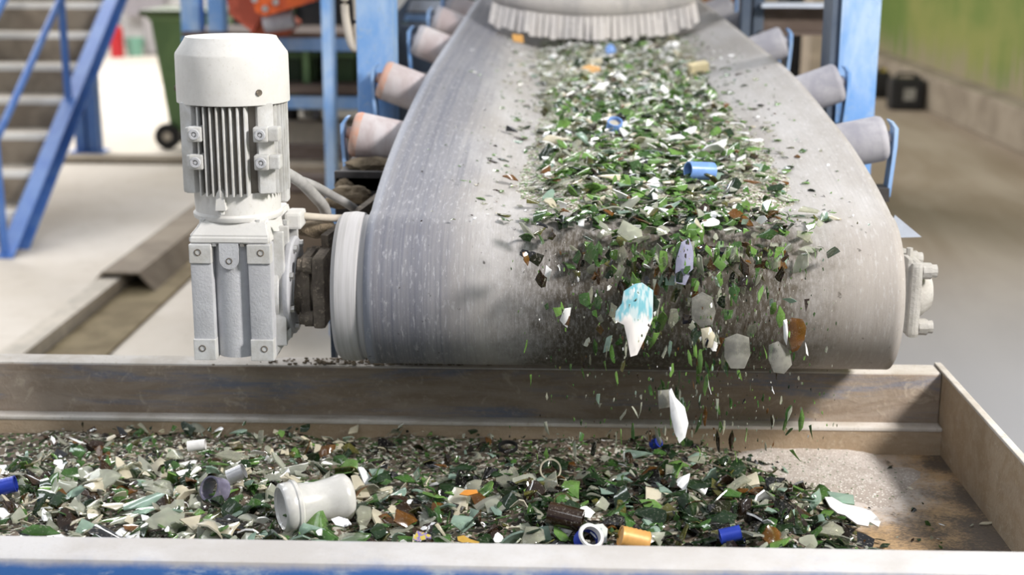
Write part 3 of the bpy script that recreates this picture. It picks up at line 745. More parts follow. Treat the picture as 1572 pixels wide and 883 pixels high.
# ------------------------------------------------ conveyor frame
fm = thing('conveyor_trestle', 'light blue steel conveyor frame with dusty posts either side of the belt', 'frame', (XC, 3.7, 0))
PY = 3.62
def post(px0, px1, label=None, dark_left=False):
    A, C = at(px0, 60, PY), at(px1, 60, PY)
    b = B(); box2(b, A.x, C.x, PY, PY+.012, 0, 1.475, .003)
    if dark_left: box2(b, A.x, A.x+.012, PY, PY+.12, 0, 1.475)
    else: box2(b, C.x-.012, C.x, PY, PY+.12, 0, 1.475)
    o = mesh('post', b, M_blue, fm); return A, C
post(547, 603); A, C = post(1290, 1350, None, True)
b = B(); box2(b, A.x-.022, A.x-.001, PY+.01, PY+.13, 0, 1.475); mesh('post_side', b, M_slate, fm)
for s, px in ((-1, 0), (1, 0)):
    x = XC+s*(BW/2+.02)
    b = B(); pA = Vector((x, DY+.10, DZ+.02)); pB = Vector((x, 6.9, DZ+.0+math.tan(SL)*4.4)); beam(b, pA, pB, .05, .12); mesh('side_rail', b, M_dark if s < 0 else M_slate, fm)
    # take-up arm reaching to the bearing
    b = B(); xa_ = (xl2+xl3)/2 if s < 0 else xb0+.01
    beam(b, (xa_, DY+.03, DZ+(.045 if s < 0 else -.02)), (x if s < 0 else xa_-.05, DY+.32, DZ+(.075 if s < 0 else -.03)), .014, .09 if s < 0 else .06)
    mesh('bearing_arm', b, M_dirtiron if s < 0 else M_slate, fm)
# dirty ledge left of belt with clumps
A, C = at(518, 246, 2.95), at(600, 290, 2.95)
b = B(); box2(b, A.x, C.x+.05, 2.9, 3.35, C.z, C.z+.035, .004); box2(b, A.x, C.x+.05, 2.9, 2.915, C.z-.06, C.z+.045, .002); mesh('ledge', b, M_dark, fm)
def clump(p, r, sx=1, sz=.6, n=3):
    b = B(); bmesh.ops.create_icosphere(b, subdivisions=n, radius=r)
    sd_ = random.random()*50
    for v in b.verts:
        k = 1+.35*noise.noise(v.co*(2/r)*.5+Vector((sd_, 0, 0)))+.2*noise.noise(v.co*(5/r)*.6)
        v.co = Vector((v.co.x*sx*k, v.co.y*k, v.co.z*sz*k))+Vector(p)
    return b
for (px, py, Y, r, sx, lab) in ((572, 254, 3.0, .028, 2.2, 'clump of dried dirt heaped on the dark ledge beside the belt'), (528, 283, 2.9, .02, 1, 'brown dirt lump hanging left of the dark ledge'),
        (543, 298, 2.85, .032, 1.2, 'largest brown dirt lump, below the dark ledge'), (517, 311, 2.8, .02, 1.6, 'dirt lump on the arm beside the thin grey cable'),
        (490, 352, 2.6, .026, 1.5, 'dirt crust on top of the bearing arm')):
    tag(mesh('dirt_clump', clump(at(px, py, Y), r, sx), M_dirt, None, True), lab, 'dirt')
A, C = at(535, 262, 3.2), at(640, 330, 3.2); b = B(); box2(b, A.x, C.x+.1, 3.2, 3.3, C.z-.1, A.z); mesh('dark_interior_fill', b, M_dark, fm)  # added dark box standing in for the dark interior behind the ledge
A = at(514, 520, 2.66); b = B(); box2(b, A.x-.005, A.x+.004, 2.64, 2.67, .5, DZ-.02); mesh('scraper_strut', b, M_slate, fm)
A, C = at(512, 290, 2.95), at(590, 330, 2.95)
b = B(); box2(b, A.x, C.x, 3.0, 3.2, C.z-.12, C.z+.04); mesh('lower_ledge', b, M_dirtiron, fm)

# wing idlers
RR = .05
def idler(Y, side, label, capmat, shell):
    u = side*(BW/2)
    x, z = belt_top(u*.98, Y); x0, z0 = belt_top(side*.22, Y)
    a = trough(Y)
    ax = Vector((side*math.cos(a), 0, math.sin(a))); nrm = Vector((-side*math.sin(a), 0, math.cos(a)))
    pin = Vector((x0, Y, z0))-nrm*(RR+BT+.002)
    L = (BW/2-.22)+.108
    t = thing('idler_roller', label, 'roller', pin+ax*L, ('left' if side < 0 else 'right')+' hand wing idler rollers')
    b = B(); lathe(b, pin, ax, [(0, 0), (RR, 0), (RR, L-.019), (RR*1.0, L-.018)], 40); mesh('roller_shell', b, shell, t, True)
    b = B(); lathe(b, pin, ax, [(RR, L-.018), (RR*1.005, L-.016), (RR*1.0, L-.01), (RR*.94, L-.003), (RR*.85, L), (.015, L), (.012, L+.012), (0, L+.012)], 40); mesh('end_cap', b, capmat, t, True)
    # bracket: bent strap outside the end
    e = pin+ax*(L+.012); b = B()
    w = .022
    poly = [e+Vector((0, 0, .035)), e+Vector((side*.012, 0, .02)), e+Vector((side*.012, 0, -.02))+Vector((0, 0, 0)), e+Vector((side*.004, 0, -.13)), e+Vector((-side*.004, 0, -.13)), e+Vector((side*.004, 0, -.02)), e+Vector((side*.004, 0, .02)), e+Vector((-side*.006, 0, .035))]
    prism(b, [v-Vector((0, w, 0)) for v in poly], (0, 2*w, 0)); mesh('bracket', b, M_blue, t)
    b = B(); beam(b, e+Vector((0, 0, -.125)), Vector((XC+side*.05, Y, e.z-.15)), .06, .03); mesh('cross_member', b, M_dark, t)
YS = (3.07, 3.56, 4.45, 5.15, 5.8)
names = ('nearest', 'second', 'third', 'fourth', 'farthest')
for i, Y in enumerate(YS):
    idler(Y, -1, f'{names[i]} conveyor roller on the left edge of the belt' + (', with worn orange end' if i == 0 else ''), M_orangecap if i < 2 else M_rollgrey, M_roller)
    idler(Y, 1, f'{names[i]} conveyor roller on the right edge of the belt', M_rollgrey, M_rollgrey)

# triangular guard plate right
b = B(); prism(b, [at(1374, 330, 2.75), at(1415, 364, 2.75), at(1380, 365, 2.75), at(1360, 365, 2.75)], (0, .004, 0)); tag(mesh('guard_plate', b, M_plate), 'small pale triangular sheet guard behind the right end of the drum', 'plate')

# cross structure at the right rear
A, C = at(1170, 2, 4.9), at(1300, 50, 4.9)
cb = thing('cross_beam', 'dark rusty I-beam crossing behind the right blue post', 'beam', ((A.x+C.x)/2, 4.9, C.z))
zt_, zb_ = at(1230, 12, 4.9).z, at(1230, 50, 4.9).z
b = B(); box2(b, A.x, C.x, 4.98, 5.0, zb_, zt_); mesh('web', b, M_brown, cb)
b = B(); box2(b, A.x, C.x, 4.9, 5.06, zt_, zt_+.012); mesh('flange', b, M_plate, cb)
b = B(); box2(b, A.x, C.x, 4.9, 5.06, zb_-.01, zb_); mesh('flange', b, M_brown, cb)
for p0, p1, Y in ((1136, 1150, 4.95), (1154, 1170, 5.0)):
    A, C = at(p0, 30, Y), at(p1, 30, Y); b = B(); box2(b, A.x, C.x, Y-.04, Y+.04, 0, 1.9, .003)
    tag(mesh('steel_upright', b, M_slate), 'dark slate upright at the %s end of the rusty I-beam' % ('outer left' if p0 == 1136 else 'inner left'), 'post')
A, C = at(1084, 30, 6.2), at(1136, 30, 6.2); 
wp_ = thing('wooden_board', 'brown wooden board seen right of the rubber skirt', 'board', ((A.x+C.x)/2, 6.2, 0))
b = B(); box2(b, A.x-.1, C.x+.03, 6.2, 6.25, 0, 1.7, .004); mesh('panel', b, M_wood, wp_)
for x in (A.x+.06, C.x): b = B(); box2(b, x-.015, x+.015, 6.17, 6.2, 0, 1.7); mesh('batten', b, M_tan, wp_)
A, C = at(1166, 36, 5.6), at(1199, 72, 5.6); b = B(); box2(b, A.x, C.x, 5.6, 5.7, 0, A.z, .004); tag(mesh('steel_upright', b, M_blue), 'short bright blue post under the rusty I-beam', 'post')
A, C = at(1199, 40, 8.6), at(1250, 112, 8.6); b = B(); box2(b, at(1207, 40, 8.6).x, at(1244, 40, 8.6).x, 8.6, 9.0, .0, 1.5, .01); tag(mesh('steel_cabinet', b, M_black), 'black upright cabinet seen under the rusty I-beam', 'cabinet')
A, C = at(1245, 50, 8.2), at(1290, 50, 8.2); b = B(); box2(b, A.x, C.x, 8.2, 8.5, 0, 1.6, .01); tag(mesh('tan_pillar', b, M_tan), 'tan pillar beside the black cabinet under the rusty I-beam', 'pillar')
b = B(); box2(b, at(1050, 50, 9.5).x, at(1207, 40, 9.5).x, 9.5, 9.7, 0, 1.6, .01); tag(mesh('partition', b, M_tan), 'tan partition behind the short blue post', 'partition')
# pale blue roof frame bits behind the left of the belt
bp = thing('walkway_frame', 'pale blue walkway frame behind the left end of the rubber skirt', 'frame', at(680, 20, 6.6))
for pts, w, h_, mt in (([(600, 8), (760, 10)], .06, .05, M_plate), ([(600, 26), (760, 30)], .05, .03, M_blue), ([(600, -14), (760, -16)], .08, .05, M_blue)):
    b = B(); beam(b, at(*pts[0], 6.4), at(*pts[1], 6.4), w, h_); mesh('bar', b, mt, bp)
b = B(); beam(b, at(628, -20, 6.3), at(600, 60, 6.3), .05, .05); mesh('brace', b, M_slate, bp)
b = B(); prism(b, [at(604, -5, 5.9), at(628, -5, 5.9), at(606, 22, 5.9)], (0, .02, 0)); mesh('gusset', b, M_nosing, bp)
A = at(620, 30, 7.0); b = B(); box2(b, at(600, 30, 7).x, at(780, 30, 7).x, 7.0, 7.1, 0, at(600, 38, 7).z, .01); tag(mesh('partition', b, M_slate), 'slate blue panel under the walkway frame', 'partition')
# hanging hose left of the post
b = B(); tube(b, [at(529, -20, 3.9), at(530, 20, 3.9), at(536, 55, 3.9), at(542, 72, 3.9), at(548, 70, 3.9), at(549, 30, 3.9), at(545, -20, 3.9)], .011)
tag(mesh('hanging_hose', b, M_cream, None, True), 'cream hose hanging in a loop beside the left blue post', 'hose')

# rubber skirt
SKY = 4.85
sk = thing('rubber_skirt', 'pale slitted rubber skirt hanging over the belt at the feed chute', 'curtain', (XC, SKY, 1.5))
x0s, x1s = at(748, 30, SKY).x, at(1078, 40, SKY).x
def sk_pt(t, zt):      # t 0..1 across, zt 0 bottom..1 top
    x = x0s+(x1s-x0s)*t
    py = 36+(61-36)*math.sin(PI*min(1, max(0, t)))**.62 + 4*t*(1-t)*0
    zb = at(900, py, SKY).z
    zb = at(900, 36+25*math.sin(PI*t)**.62, SKY).z
    top = 1.75; zz = zb+(top-zb)*zt
    cx = (x0s+x1s)/2; x = cx+(x-cx)*(1-.07*min(1, zt*3))
    y = SKY+.10*(abs(2*t-1)**2) + .05*zt
    return Vector((x, y, zz))
b = B(); n = 48
top = .0
for i in range(n):
    for j in range(8):
        za, zb2 = .17+.83*j/8, .17+.83*(j+1)/8
        q = [sk_pt(i/n, za), sk_pt((i+1)/n, za), sk_pt((i+1)/n, zb2), sk_pt(i/n, zb2)]
        b.faces.new([b.verts.new(v) for v in q])
bmesh.ops.remove_doubles(b, verts=b.verts, dist=1e-5)
o = mesh('skirt_band', b, M_rubber, sk, True); s_ = o.modifiers.new('t', 'SOLIDIFY'); s_.thickness = .008
NS = 31
for i in range(NS):
    t0, t1 = (i+.06)/NS, (i+.94)/NS; sl = random.uniform(-.003, .003); fy = random.uniform(-.012, .012); dz = random.uniform(-.006, .008)
    bt = [sk_pt(t0, 0), sk_pt(t1, 0)]; tp = [sk_pt(t0, .18), sk_pt(t1, .18)]
    for v in bt: v += Vector((sl, -.02+fy, dz))
    b = B(); prism(b, [bt[0], bt[1], tp[1], tp[0]], (0, .007, 0)); mesh('rubber_strip', b, M_rubber, sk)
# feed chute behind the skirt
ch = thing('feed_chute', 'dark steel feed chute behind the rubber skirt', 'chute', (XC, 5.3, 1.4))
for xa_, xb_ in ((x0s-.0, x0s+.02), (x1s-.02, x1s)):
    b = B(); box2(b, xa_, xb_, SKY+.16, 6.3, 1.41, 2.1); mesh('side_plate', b, M_dark, ch)
b = B(); box2(b, x0s, x1s, 6.28, 6.3, 1.42, 2.1); mesh('rear_plate', b, M_dark, ch)
b = B(); box2(b, x0s, x1s, SKY+.16, 6.3, 2.1, 2.12); mesh('top_plate', b, M_dark, ch)

# ================================================================== TRAY
TZ = .80; PZ = .645
yb_in = onz(600, 563, TZ).y; yb_out = onz(600, 549, TZ).y
yf_in = onz(700, 829, TZ).y; yf_out = yf_in-.078
XT = at(1441, 562, yb_in+.03).x; XT0 = -1.35
ty = thing('vibrating_tray', 'long steel vibrating tray with blue front rail catching the broken glass', 'tray', ((XT+XT0)/2, (yb_in+yf_in)/2, 0))
b = B(); box2(b, XT0, XT, yf_in-.02, yb_in+.04, PZ-.012, PZ); mesh('pan_floor', b, M_pan, ty)
# rear rail: rounded top
def rail_profile(b, pts, x0, x1, nseg=60):
    rows = []
    for i in range(nseg+1):
        x = x0+(x1-x0)*i/nseg; rows.append([b.verts.new((x, y, z)) for y, z in pts])
    for A, C in zip(rows, rows[1:]):
        for k in range(len(pts)-1): b.faces.new((A[k], C[k], C[k+1], A[k+1]))
    b.faces.new(rows[0]); b.faces.new(rows[-1][::-1])
    k = len(pts)
    return b
yi = yb_in
lz = .7
b = B(); box2(b, XT0, XT, yi, yi+.05, lz-.06, TZ-.003, .006); mesh('rear_rail', b, M_trayface, ty, True)
b = B(); box2(b, XT0, XT, yi+.002, yb_out+.0, TZ-.012, TZ, .006); mesh('rear_rail_top', b, M_traytop, ty, True)
b = B(); box2(b, XT0, XT, yi-.03, yi+.01, lz-.008, lz, .003); mesh('rear_ledge', b, M_traytop, ty, True)
b = B(); box2(b, XT0, XT, yi-.028, yi+.0, PZ-.002, lz-.006, .001); mesh('rear_skirting', b, M_traybrown, ty)
b = B(); box2(b, XT-.0, XT+.012, yf_out, yb_out, PZ-.02, TZ-.001, .002); mesh('end_wall', b, M_traybrown, ty)
b = B(); box2(b, XT-.001, XT+.0125, yf_out, yb_out, TZ-.002, TZ+.004, .002); mesh('end_lip', b, M_traytop, ty)
b = B(); box2(b, XT0, XT+.01, yf_out, yf_in, TZ-.14, TZ, .014); mesh('front_rail', b, M_railf, ty, True)
for x in (XT0+.15, XT-.15):
    for y in (yf_out+.04, yb_in+.02):
        b = B(); box2(b, x-.04, x+.04, y-.04, y+.04, 0, PZ-.02, .004); mesh('leg', b, M_bluedeep, ty)

# ================================================================== GLASS
def shard_verts(seed, curve=True):
    r = random.Random(seed); n = r.choice((3, 4, 4, 5, 5, 6, 7))
    el = r.uniform(.45, .95); a0 = r.uniform(0, 6.28)
    ring = []
    for i in range(n):
        a = a0+2*PI*(i+r.uniform(-.3, .3))/n; rad = r.uniform(.62, 1.05)*.5
        ring.append((math.cos(a)*rad*1.15, math.sin(a)*rad*el*1.15))
    # extra jag on some edges
    pts = []
    for i in range(n):
        p, q = ring[i], ring[(i+1) % n]; pts.append(p)
        k = r.uniform(-.05, .1); mx, my = (p[0]+q[0])/2, (p[1]+q[1])/2; pts.append((mx*(1+k), my*(1+k)))
    cx = sum(p[0] for p in pts)/len(pts); cy = sum(p[1] for p in pts)/len(pts)
    K = r.choice((.25, .5, .8, 1.1)) if curve else .0; ca = r.uniform(0, PI); tx, tyy = math.cos(ca), math.sin(ca)
    th = r.uniform(.045, .085)
    mid = [(cx+(p[0]-cx)*.55, cy+(p[1]-cy)*.55) for p in pts]
    def Z(p): w = (p[0]-cx)*tx+(p[1]-cy)*tyy; return -K*w*w
    V = []; N = len(pts)
    for s in (1, -1):
        for p in pts: V.append((p[0], p[1], Z(p)+s*th/2*.8))
        for p in mid: V.append((p[0], p[1], Z(p)+s*th/2))
        V.append((cx, cy, Z((cx, cy))+s*th/2))
    Fc = []; o2 = 2*N+1
    for i in range(N):
        j = (i+1) % N
        Fc.append((i, j, N+j, N+i)); Fc.append((N+i, N+j, 2*N))
        Fc.append((o2+j, o2+i, o2+N+i, o2+N+j)); Fc.append((o2+N+j, o2+N+i, o2+2*N))
        Fc.append((j, i, o2+i, o2+j))
    return V, Fc
NVAR = 22
VAR = [shard_verts(100+i) for i in range(NVAR)]
SMESH = {}
def shard_mesh(v, colr):
    key = (v, colr)
    if key not in SMESH:
        me = bpy.data.meshes.new('glass_shard'); me.from_pydata(VAR[v][0], [], VAR[v][1]); me.materials.append(GL[colr]); me.shade_smooth(); me.set_sharp_from_angle(angle=.7); SMESH[key] = me
    return SMESH[key]
SH = []   # dicts: zone, col, var, mat (Matrix), size, p
def add_shard(zone, colr, p, size, rot, stretch=(1, 1, 1), fixed=None, var=None):
    v = random.randrange(NVAR) if var is None else var
    M = Matrix.Translation(Vector(p)) @ Euler(rot).to_matrix().to_4x4() @ Matrix.Diagonal((size*stretch[0], size*stretch[1], size*stretch[2], 1))
    px, py, k = proj(p); SH.append(dict(zone=zone, col=colr, var=v, M=M, size=size, p=Vector(p), px=px, py=py, area=(size*FPX/k)**2*stretch[0]*stretch[1], fixed=fixed, z=k))
def pick(d):
    r = random.random()*sum(w for _, w in d)
    for c, w in d:
        r -= w
        if r <= 0: return c
    return d[-1][0]

# --- heap on the belt ------------------------------------------------
def bed_h(u, Y):
    cu = (u-.055); half = .25+.02*math.sin(Y*3)
    e = sstep(half+.05, half-.14, abs(cu))
    return e*.016*(1+.5*noise.noise(Vector((u*14, Y*12, 3))))*sstep(2.46, 2.6, Y)
b = B(); nu, ny = 60, 130; g = []
for j in range(ny+1):
    Y = 2.47+(5.3-2.47)*(j/ny); row = []
    for i in range(nu+1):
        u = -.3+.72*i/nu; x, z = belt_top(u, Y); row.append(b.verts.new((x, Y, z-.005+bed_h(u, Y)*1.25+.003*noise.noise(Vector((u*60, Y*60, 0))))))
    g.append(row)
for j in range(ny):
    for i in range(nu): b.faces.new((g[j][i], g[j][i+1], g[j+1][i+1], g[j+1][i]))
tag(mesh('belt_glass_grit', b, M_finebelt, None, True, 180), 'thin bed of fine glass grit under the shards on the belt', 'glass grit', kind='stuff')
BELTC = [('bright green', 34), ('mid green', 24), ('dark green', 10), ('olive green', 5), ('clear', 12), ('cloudy clear', 16), ('cream', 5), ('amber', 3), ('dark brown', 6), ('black', 3), ('milky white', 10), ('pale aqua', 4)]
FARC = [('bright green', 9), ('mid green', 7), ('dark green', 4), ('olive green', 3), ('clear', 14), ('cloudy clear', 30), ('cream', 8), ('amber', 2), ('dark brown', 5), ('milky white', 44), ('pale aqua', 5)]
for i in range(3600):
    Y = 2.44+random.random()**1.15*2.5
    core = random.random() < .9
    u = random.gauss(.055, .13) if core else random.uniform(-.28, .40)
    if abs(u-.06) > (.3 if core else .36): continue
    if Y > 3.7: u = random.gauss(.055, .15)
    if abs(u) > .4: continue
    x, z = belt_top(u, Y); far = sstep(3.4, 4.3, Y)
    c = pick(FARC if random.random() < far else BELTC)
    edge = abs(u-.055) > .22
    size = random.choice((.014, .018, .024, .03, .036, .043, .052)) * (.6 if edge else 1)
    h = bed_h(u, Y)+random.uniform(.001, .014)*(0 if edge else 1)+.002
    tl = .12 if edge else .38
    add_shard('belt', c, (x, Y, z+h), size, (random.gauss(0, tl), random.gauss(0, tl), random.uniform(0, 6.28)), (1, .8, 1))
# tiny crumbs scattered (part of the remaining glass)
for i in range(2200):
    Y = 2.42+random.random()**1.2*2.4; u = random.gauss(.07, .2)
    if abs(u) > .43: continue
    x, z = belt_top(u, Y)
    add_shard('belt', pick(FARC if random.random() < .5 else BELTC), (x, Y, z+bed_h(u, Y)+.002), random.uniform(.003, .009), (random.gauss(0, .4), random.gauss(0, .4), random.uniform(0, 6.28)))
# --- glass rolling over the drum front and falling -------------------------
FALLC = [('bright green', 22), ('mid green', 22), ('dark green', 10), ('olive green', 6), ('clear', 12), ('cloudy clear', 18), ('amber', 4), ('dark brown', 8), ('black', 4), ('milky white', 5), ('pale aqua', 4)]
for i in range(270):
    ang = random.uniform(0.05, 1.1); u = random.gauss(.09, .13)
    if abs(u-.08) > .27: continue
    off = .004+.09*ang*random.random()*.6
    size = random.uniform(.016, .042)
    add_shard('drum', pick(FALLC), belt_front(u, ang, off), size, (random.gauss(ang, .4), random.gauss(0, .35), random.uniform(0, 6.28)), (1, .85, 1))
for i in range(320):
    f = random.random()**1.6
    px = random.gauss(1045, 110)
    if not 790 < px < 1262: continue
    py = 385+f*320; Y = 2.335-.10*f-random.uniform(0, .06)
    lo = f > .45
    add_shard('air', pick(FALLC), at(px, py, Y), random.uniform(.008, .02) if lo else random.uniform(.014, .036), (random.gauss(PI/2, .3), random.gauss(0, .15), random.gauss(0, .7)), (.6, 1.6, .8) if not lo else (.5, 2.8, .8))
for i in range(900):
    px = random.gauss(1060, 120); py = 370+random.random()**1.2*320
    if not 780 < px < 1290: continue
    add_shard('air', pick(FALLC), at(px, py, random.uniform(2.16, 2.33)), random.uniform(.002, .006), (PI/2, random.gauss(0, .1), random.uniform(-.8, .8)), (.7, 2.2, 1))
# --- tray heap ----------------------------------------------------------
XE = at(1340, 790, 2.0).x
def heap(X, Y):
    v = (Y-yf_in)/(yb_in-yf_in)                     # 0 front, 1 rear
    edge = XE-.02+.10*math.sin(v*3.0)-.08*v + .03*noise.noise(Vector((Y*9, 1, 0)))
    e = sstep(edge+.03, edge-.22, X)
    h = .045*(1-.45*sstep(.55, 1.0, v))*(1+.25*noise.noise(Vector((X*5, Y*7, 2)))) + .014*noise.noise(Vector((X*16, Y*18, 5)))
    h += .02*math.exp(-((X-.25)**2/.06+(v-.45)**2/.05))
    return max(0, h*e)
b = B(); nx, ny = 200, 70; g = []
for j in range(ny+1):
    Y = yf_in-.01+(yb_in-.02-yf_in)*j/ny; row = []
    for i in range(nx+1):
        X = XT0+.01+(XE+.2-XT0)*i/nx; row.append(b.verts.new((X, Y, PZ-.004+heap(X, Y)+(.003*noise.noise(Vector((X*80, Y*80, 0)))))))
    g.append(row)
for j in range(ny):
    for i in range(nx): b.faces.new((g[j][i], g[j][i+1], g[j+1][i+1], g[j+1][i]))
tag(mesh('tray_glass_grit', b, M_finetray, None, True, 180), 'brown grit and crushed glass filling the tray under the shards', 'glass grit', kind='stuff')
# pale dust drift on the pan at the right rear
b = B(); g = []; cx_, cy_ = onz(1255, 720, PZ).x, onz(1255, 722, PZ).y
for j in range(41):
    row = []
    for i in range(61):
        X = cx_-.26+.46*i/60; Y = cy_-.24+.5*j/40
        rr = math.hypot((X-cx_+.06*(Y-cy_)/.2)/.2, (Y-cy_)/.21)+.25*noise.noise(Vector((X*12, Y*12, 8)))
        row.append(b.verts.new((X, Y, PZ-.003+.013*sstep(1.0, .45, rr)+.002*noise.noise(Vector((X*70, Y*70, 0)))*sstep(1, .6, rr))))
    g.append(row)
for j in range(40):
    for i in range(60): b.faces.new((g[j][i], g[j][i+1], g[j+1][i+1], g[j+1][i]))
tag(mesh('glass_dust_drift', b, M_dust, None, True, 180), 'pale drift of powdered glass on the pan right of the heap', 'glass dust', kind='stuff')

LEFTC = [('bright green', 7), ('mid green', 12), ('dark green', 12), ('olive green', 5), ('clear', 12), ('cloudy clear', 22), ('cream', 16), ('amber', 3), ('dark brown', 9), ('black', 3), ('milky white', 6), ('pale aqua', 8)]
RIGHTC = [('bright green', 5), ('mid green', 14), ('dark green', 32), ('olive green', 5), ('clear', 14), ('cloudy clear', 6), ('cream', 2), ('amber', 2), ('dark brown', 13), ('black', 15), ('milky white', 2), ('pale aqua', 5)]
XM = at(560, 760, 2.0).x
for i in range(3400):
    X = random.uniform(-.95, XE+.06); v = random.random()**.9; Y = yf_in+.0+(yb_in-.035-yf_in)*v
    hh = heap(X, Y)
    if hh < .004 and random.random() < .93: continue
    if v > .80 and random.random() < .55: continue
    if v > .66 and X > XM and random.random() < .6: continue
    c = pick(LEFTC if random.random() < sstep(XM+.35, XM-.25, X) else RIGHTC)
    size = random.choice((.014, .02, .026, .032, .04, .048, .058)) * (1 if v < .7 else .65)
    tl = .45
    lift = random.uniform(-.002, .016)*(1 if hh > .02 else .2)
    add_shard('tray', c, (X, Y, PZ+hh+lift+.004), size, (random.gauss(0, tl)+.1, random.gauss(0, tl), random.uniform(0, 6.28)), (1, .85, 1))
for i in range(2600):
    X = random.uniform(-.95, XE+.16); v = random.random()**.9; Y = yf_in+.0+(yb_in-.035-yf_in)*v; hh = heap(X, Y)
    if hh < .004 and random.random() < .8: continue
    add_shard('tray', pick(LEFTC if X < XM else RIGHTC), (X, Y, PZ+hh+.004), random.uniform(.004, .012), (random.gauss(0, .5), random.gauss(0, .5), random.uniform(0, 6.28)))

# --- individually observed shards: px, py, width px, colour, rot(x,y,z), stretch, label
def tz(px, py, lift=.02):
    """point on the heap seen at this pixel"""
    z = PZ+.05
    for _ in range(6):
        p = onz(px, py, z); z = PZ+heap(p.x, min(max(p.y, yf_in+.02), yb_in))+lift
    return onz(px, py, z)
def bz(px, py, lift=.012):
    z = DZ+BR+.03
    for _ in range(8):
        p = onz(px, py, z); z = belt_top(p.x-XC, max(p.y, DY))[1]+bed_h(p.x-XC, p.y)+lift
    return onz(px, py, z)
def obs(zone, px, py, wpx, c, rot, stretch, label, Y=2.25, var=None, lift=.022):
    p = tz(px, py, lift) if zone == 'tray' else bz(px, py, .014) if zone == 'belt' else at(px, py, Y)
    add_shard(zone, c, p, wpx*proj(p)[2]/FPX, rot, stretch, label, var)
O = obs
O('tray', 220, 770, 88, 'pale aqua', (.35, -.15, .25), (1, .6, .8), 'large pale aqua glass plate lying left of the purple bottle ring', var=5)
O('tray', 150, 748, 50, 'cream', (.5, .2, 1.2), (1, .7, 1), 'cream glass shard above the large aqua plate', var=8)
O('tray', 255, 800, 62, 'cloudy clear', (.7, .1, .6), (1, .8, 1), 'rounded cloudy glass shard below the large aqua plate at the front rail', var=11)
O('tray', 330, 808, 66, 'cream', (.6, -.3, 2.4), (1, .7, 1), 'cream triangular shard by the front rail left of the white bottle neck', var=2)
O('tray', 355, 700, 60, 'clear', (.3, .2, .3), (1, .6, 1), 'clear shard just below the ribbed white cap', var=7)
O('tray', 500, 692, 42, 'amber', (.8, -.5, .5), (1, .6, 1), 'upright amber shard at the rear of the heap above the white bottle neck', var=3)
O('tray', 40, 705, 50, 'dark green', (.3, .3, .6), (1, .7, 1), 'dark green shard at the far left rear of the heap')
O('tray', 30, 790, 46, 'cloudy clear', (.9, 0, 1.6), (1, .8, 1), 'large cloudy shard below the blue ribbed cap at far left', var=14)
O('tray', 60, 815, 60, 'mid green', (.8, .3, .4), (1, .7, 1), 'mid green shard by the front rail at the far left corner')
O('tray', 690, 775, 62, 'pale aqua', (.5, .4, 2.5), (1, .45, 1), 'long aqua shard in the tray centre pointing down right', var=9)
O('tray', 710, 800, 44, 'pale aqua', (.7, .2, .3), (1, .8, 1), 'squarish aqua shard below the long aqua shard', var=12)
O('tray', 560, 790, 44, 'clear', (.8, -.2, 1.2), (1, .8, 1), 'clear curved shard right of the white bottle neck', var=6)
O('tray', 625, 795, 44, 'amber', (.6, .2, .8), (1, .9, 1), 'amber shard with a sharp top in the front centre of the tray', var=1)
O('tray', 620, 735, 50, 'mid green', (.4, .2, .5), (1, .6, 1), 'mid green shard above and right of the white bottle neck')
O('tray', 800, 770, 56, 'cream', (.5, .6, 2.2), (1, .4, 1), 'slim cream shard left of the green bottle mouth', var=4)
O('tray', 925, 775, 40, 'cloudy clear', (1.0, -.2, .9), (1, .9, 1), 'grey jagged shard standing right of the brown bottle neck', var=0)
O('tray', 900, 785, 30, 'milky white', (.8, .2, .2), (1, .9, 1), 'small milky square shard touching the brown bottle neck', var=10)
O('tray', 1050, 762, 70, 'clear', (.3, .1, -.2), (1, .35, 1), 'long clear shard lying flat in the right centre of the heap', var=9)
O('tray', 1187, 765, 46, 'cloudy clear', (1.1, .1, 1.7), (1, .85, 1), 'large fan shaped cloudy shard standing left of the torn white label', var=13)
O('tray', 1150, 740, 46, 'cream', (.5, -.4, .3), (1, .7, 1), 'cream shard behind the fan shaped cloudy shard', var=8)
O('tray', 1180, 800, 34, 'milky white', (.9, .4, 2), (1, .7, 1), 'milky white curved shard below the fan shaped cloudy shard', var=15)
O('tray', 1240, 830, 34, 'cloudy clear', (1.0, .2, .5), (1, .9, 1), 'cloudy shard at the front rail near the right end of the heap', var=16)
O('tray', 1275, 815, 56, 'clear', (.5, .2, .2), (1, .7, 1), 'clear plate shard below the torn white label', var=5)
O('tray', 1255, 765, 54, 'pale aqua', (.9, -.5, 1.0), (1, .5, 1), 'upright aqua shard just left of the torn white label', var=3)
O('tray', 1000, 790, 60, 'dark green', (.6, .2, -.3), (1, .7, 1), 'large dark green shard behind the orange screw cap')
O('tray', 950, 800, 70, 'black', (.4, .2, .4), (1, .6, 1), 'large black shard right of the brown bottle neck')
O('tray', 1110, 780, 60, 'black', (.7, .1, .7), (1, .8, 1), 'large glossy black shard left of the fan shaped cloudy shard')
O('tray', 1220, 785, 60, 'dark green', (.6, .3, 1.3), (1, .6, 1), 'large dark green shard between the fan shaped shard and the torn label')
O('tray', 1045, 810, 46, 'dark green', (1.1, .3, 1.2), (1, .7, 1), 'rounded dark green shard left of the blue threaded cap')
O('tray', 1010, 825, 50, 'cloudy clear', (.8, .2, .5), (1, .8, 1), 'cloudy shard right of the orange screw cap at the front rail')
O('tray', 820, 822, 60, 'clear', (.7, -.2, .8), (1, .8, 1), 'clear curved shard at the front rail left of the blue banded bottle mouth')
O('tray', 1515, 803, 30, 'cream', (.1, 0, .1), (1, .6, 1), 'lone cream shard on the bare pan near the end wall', lift=.003)
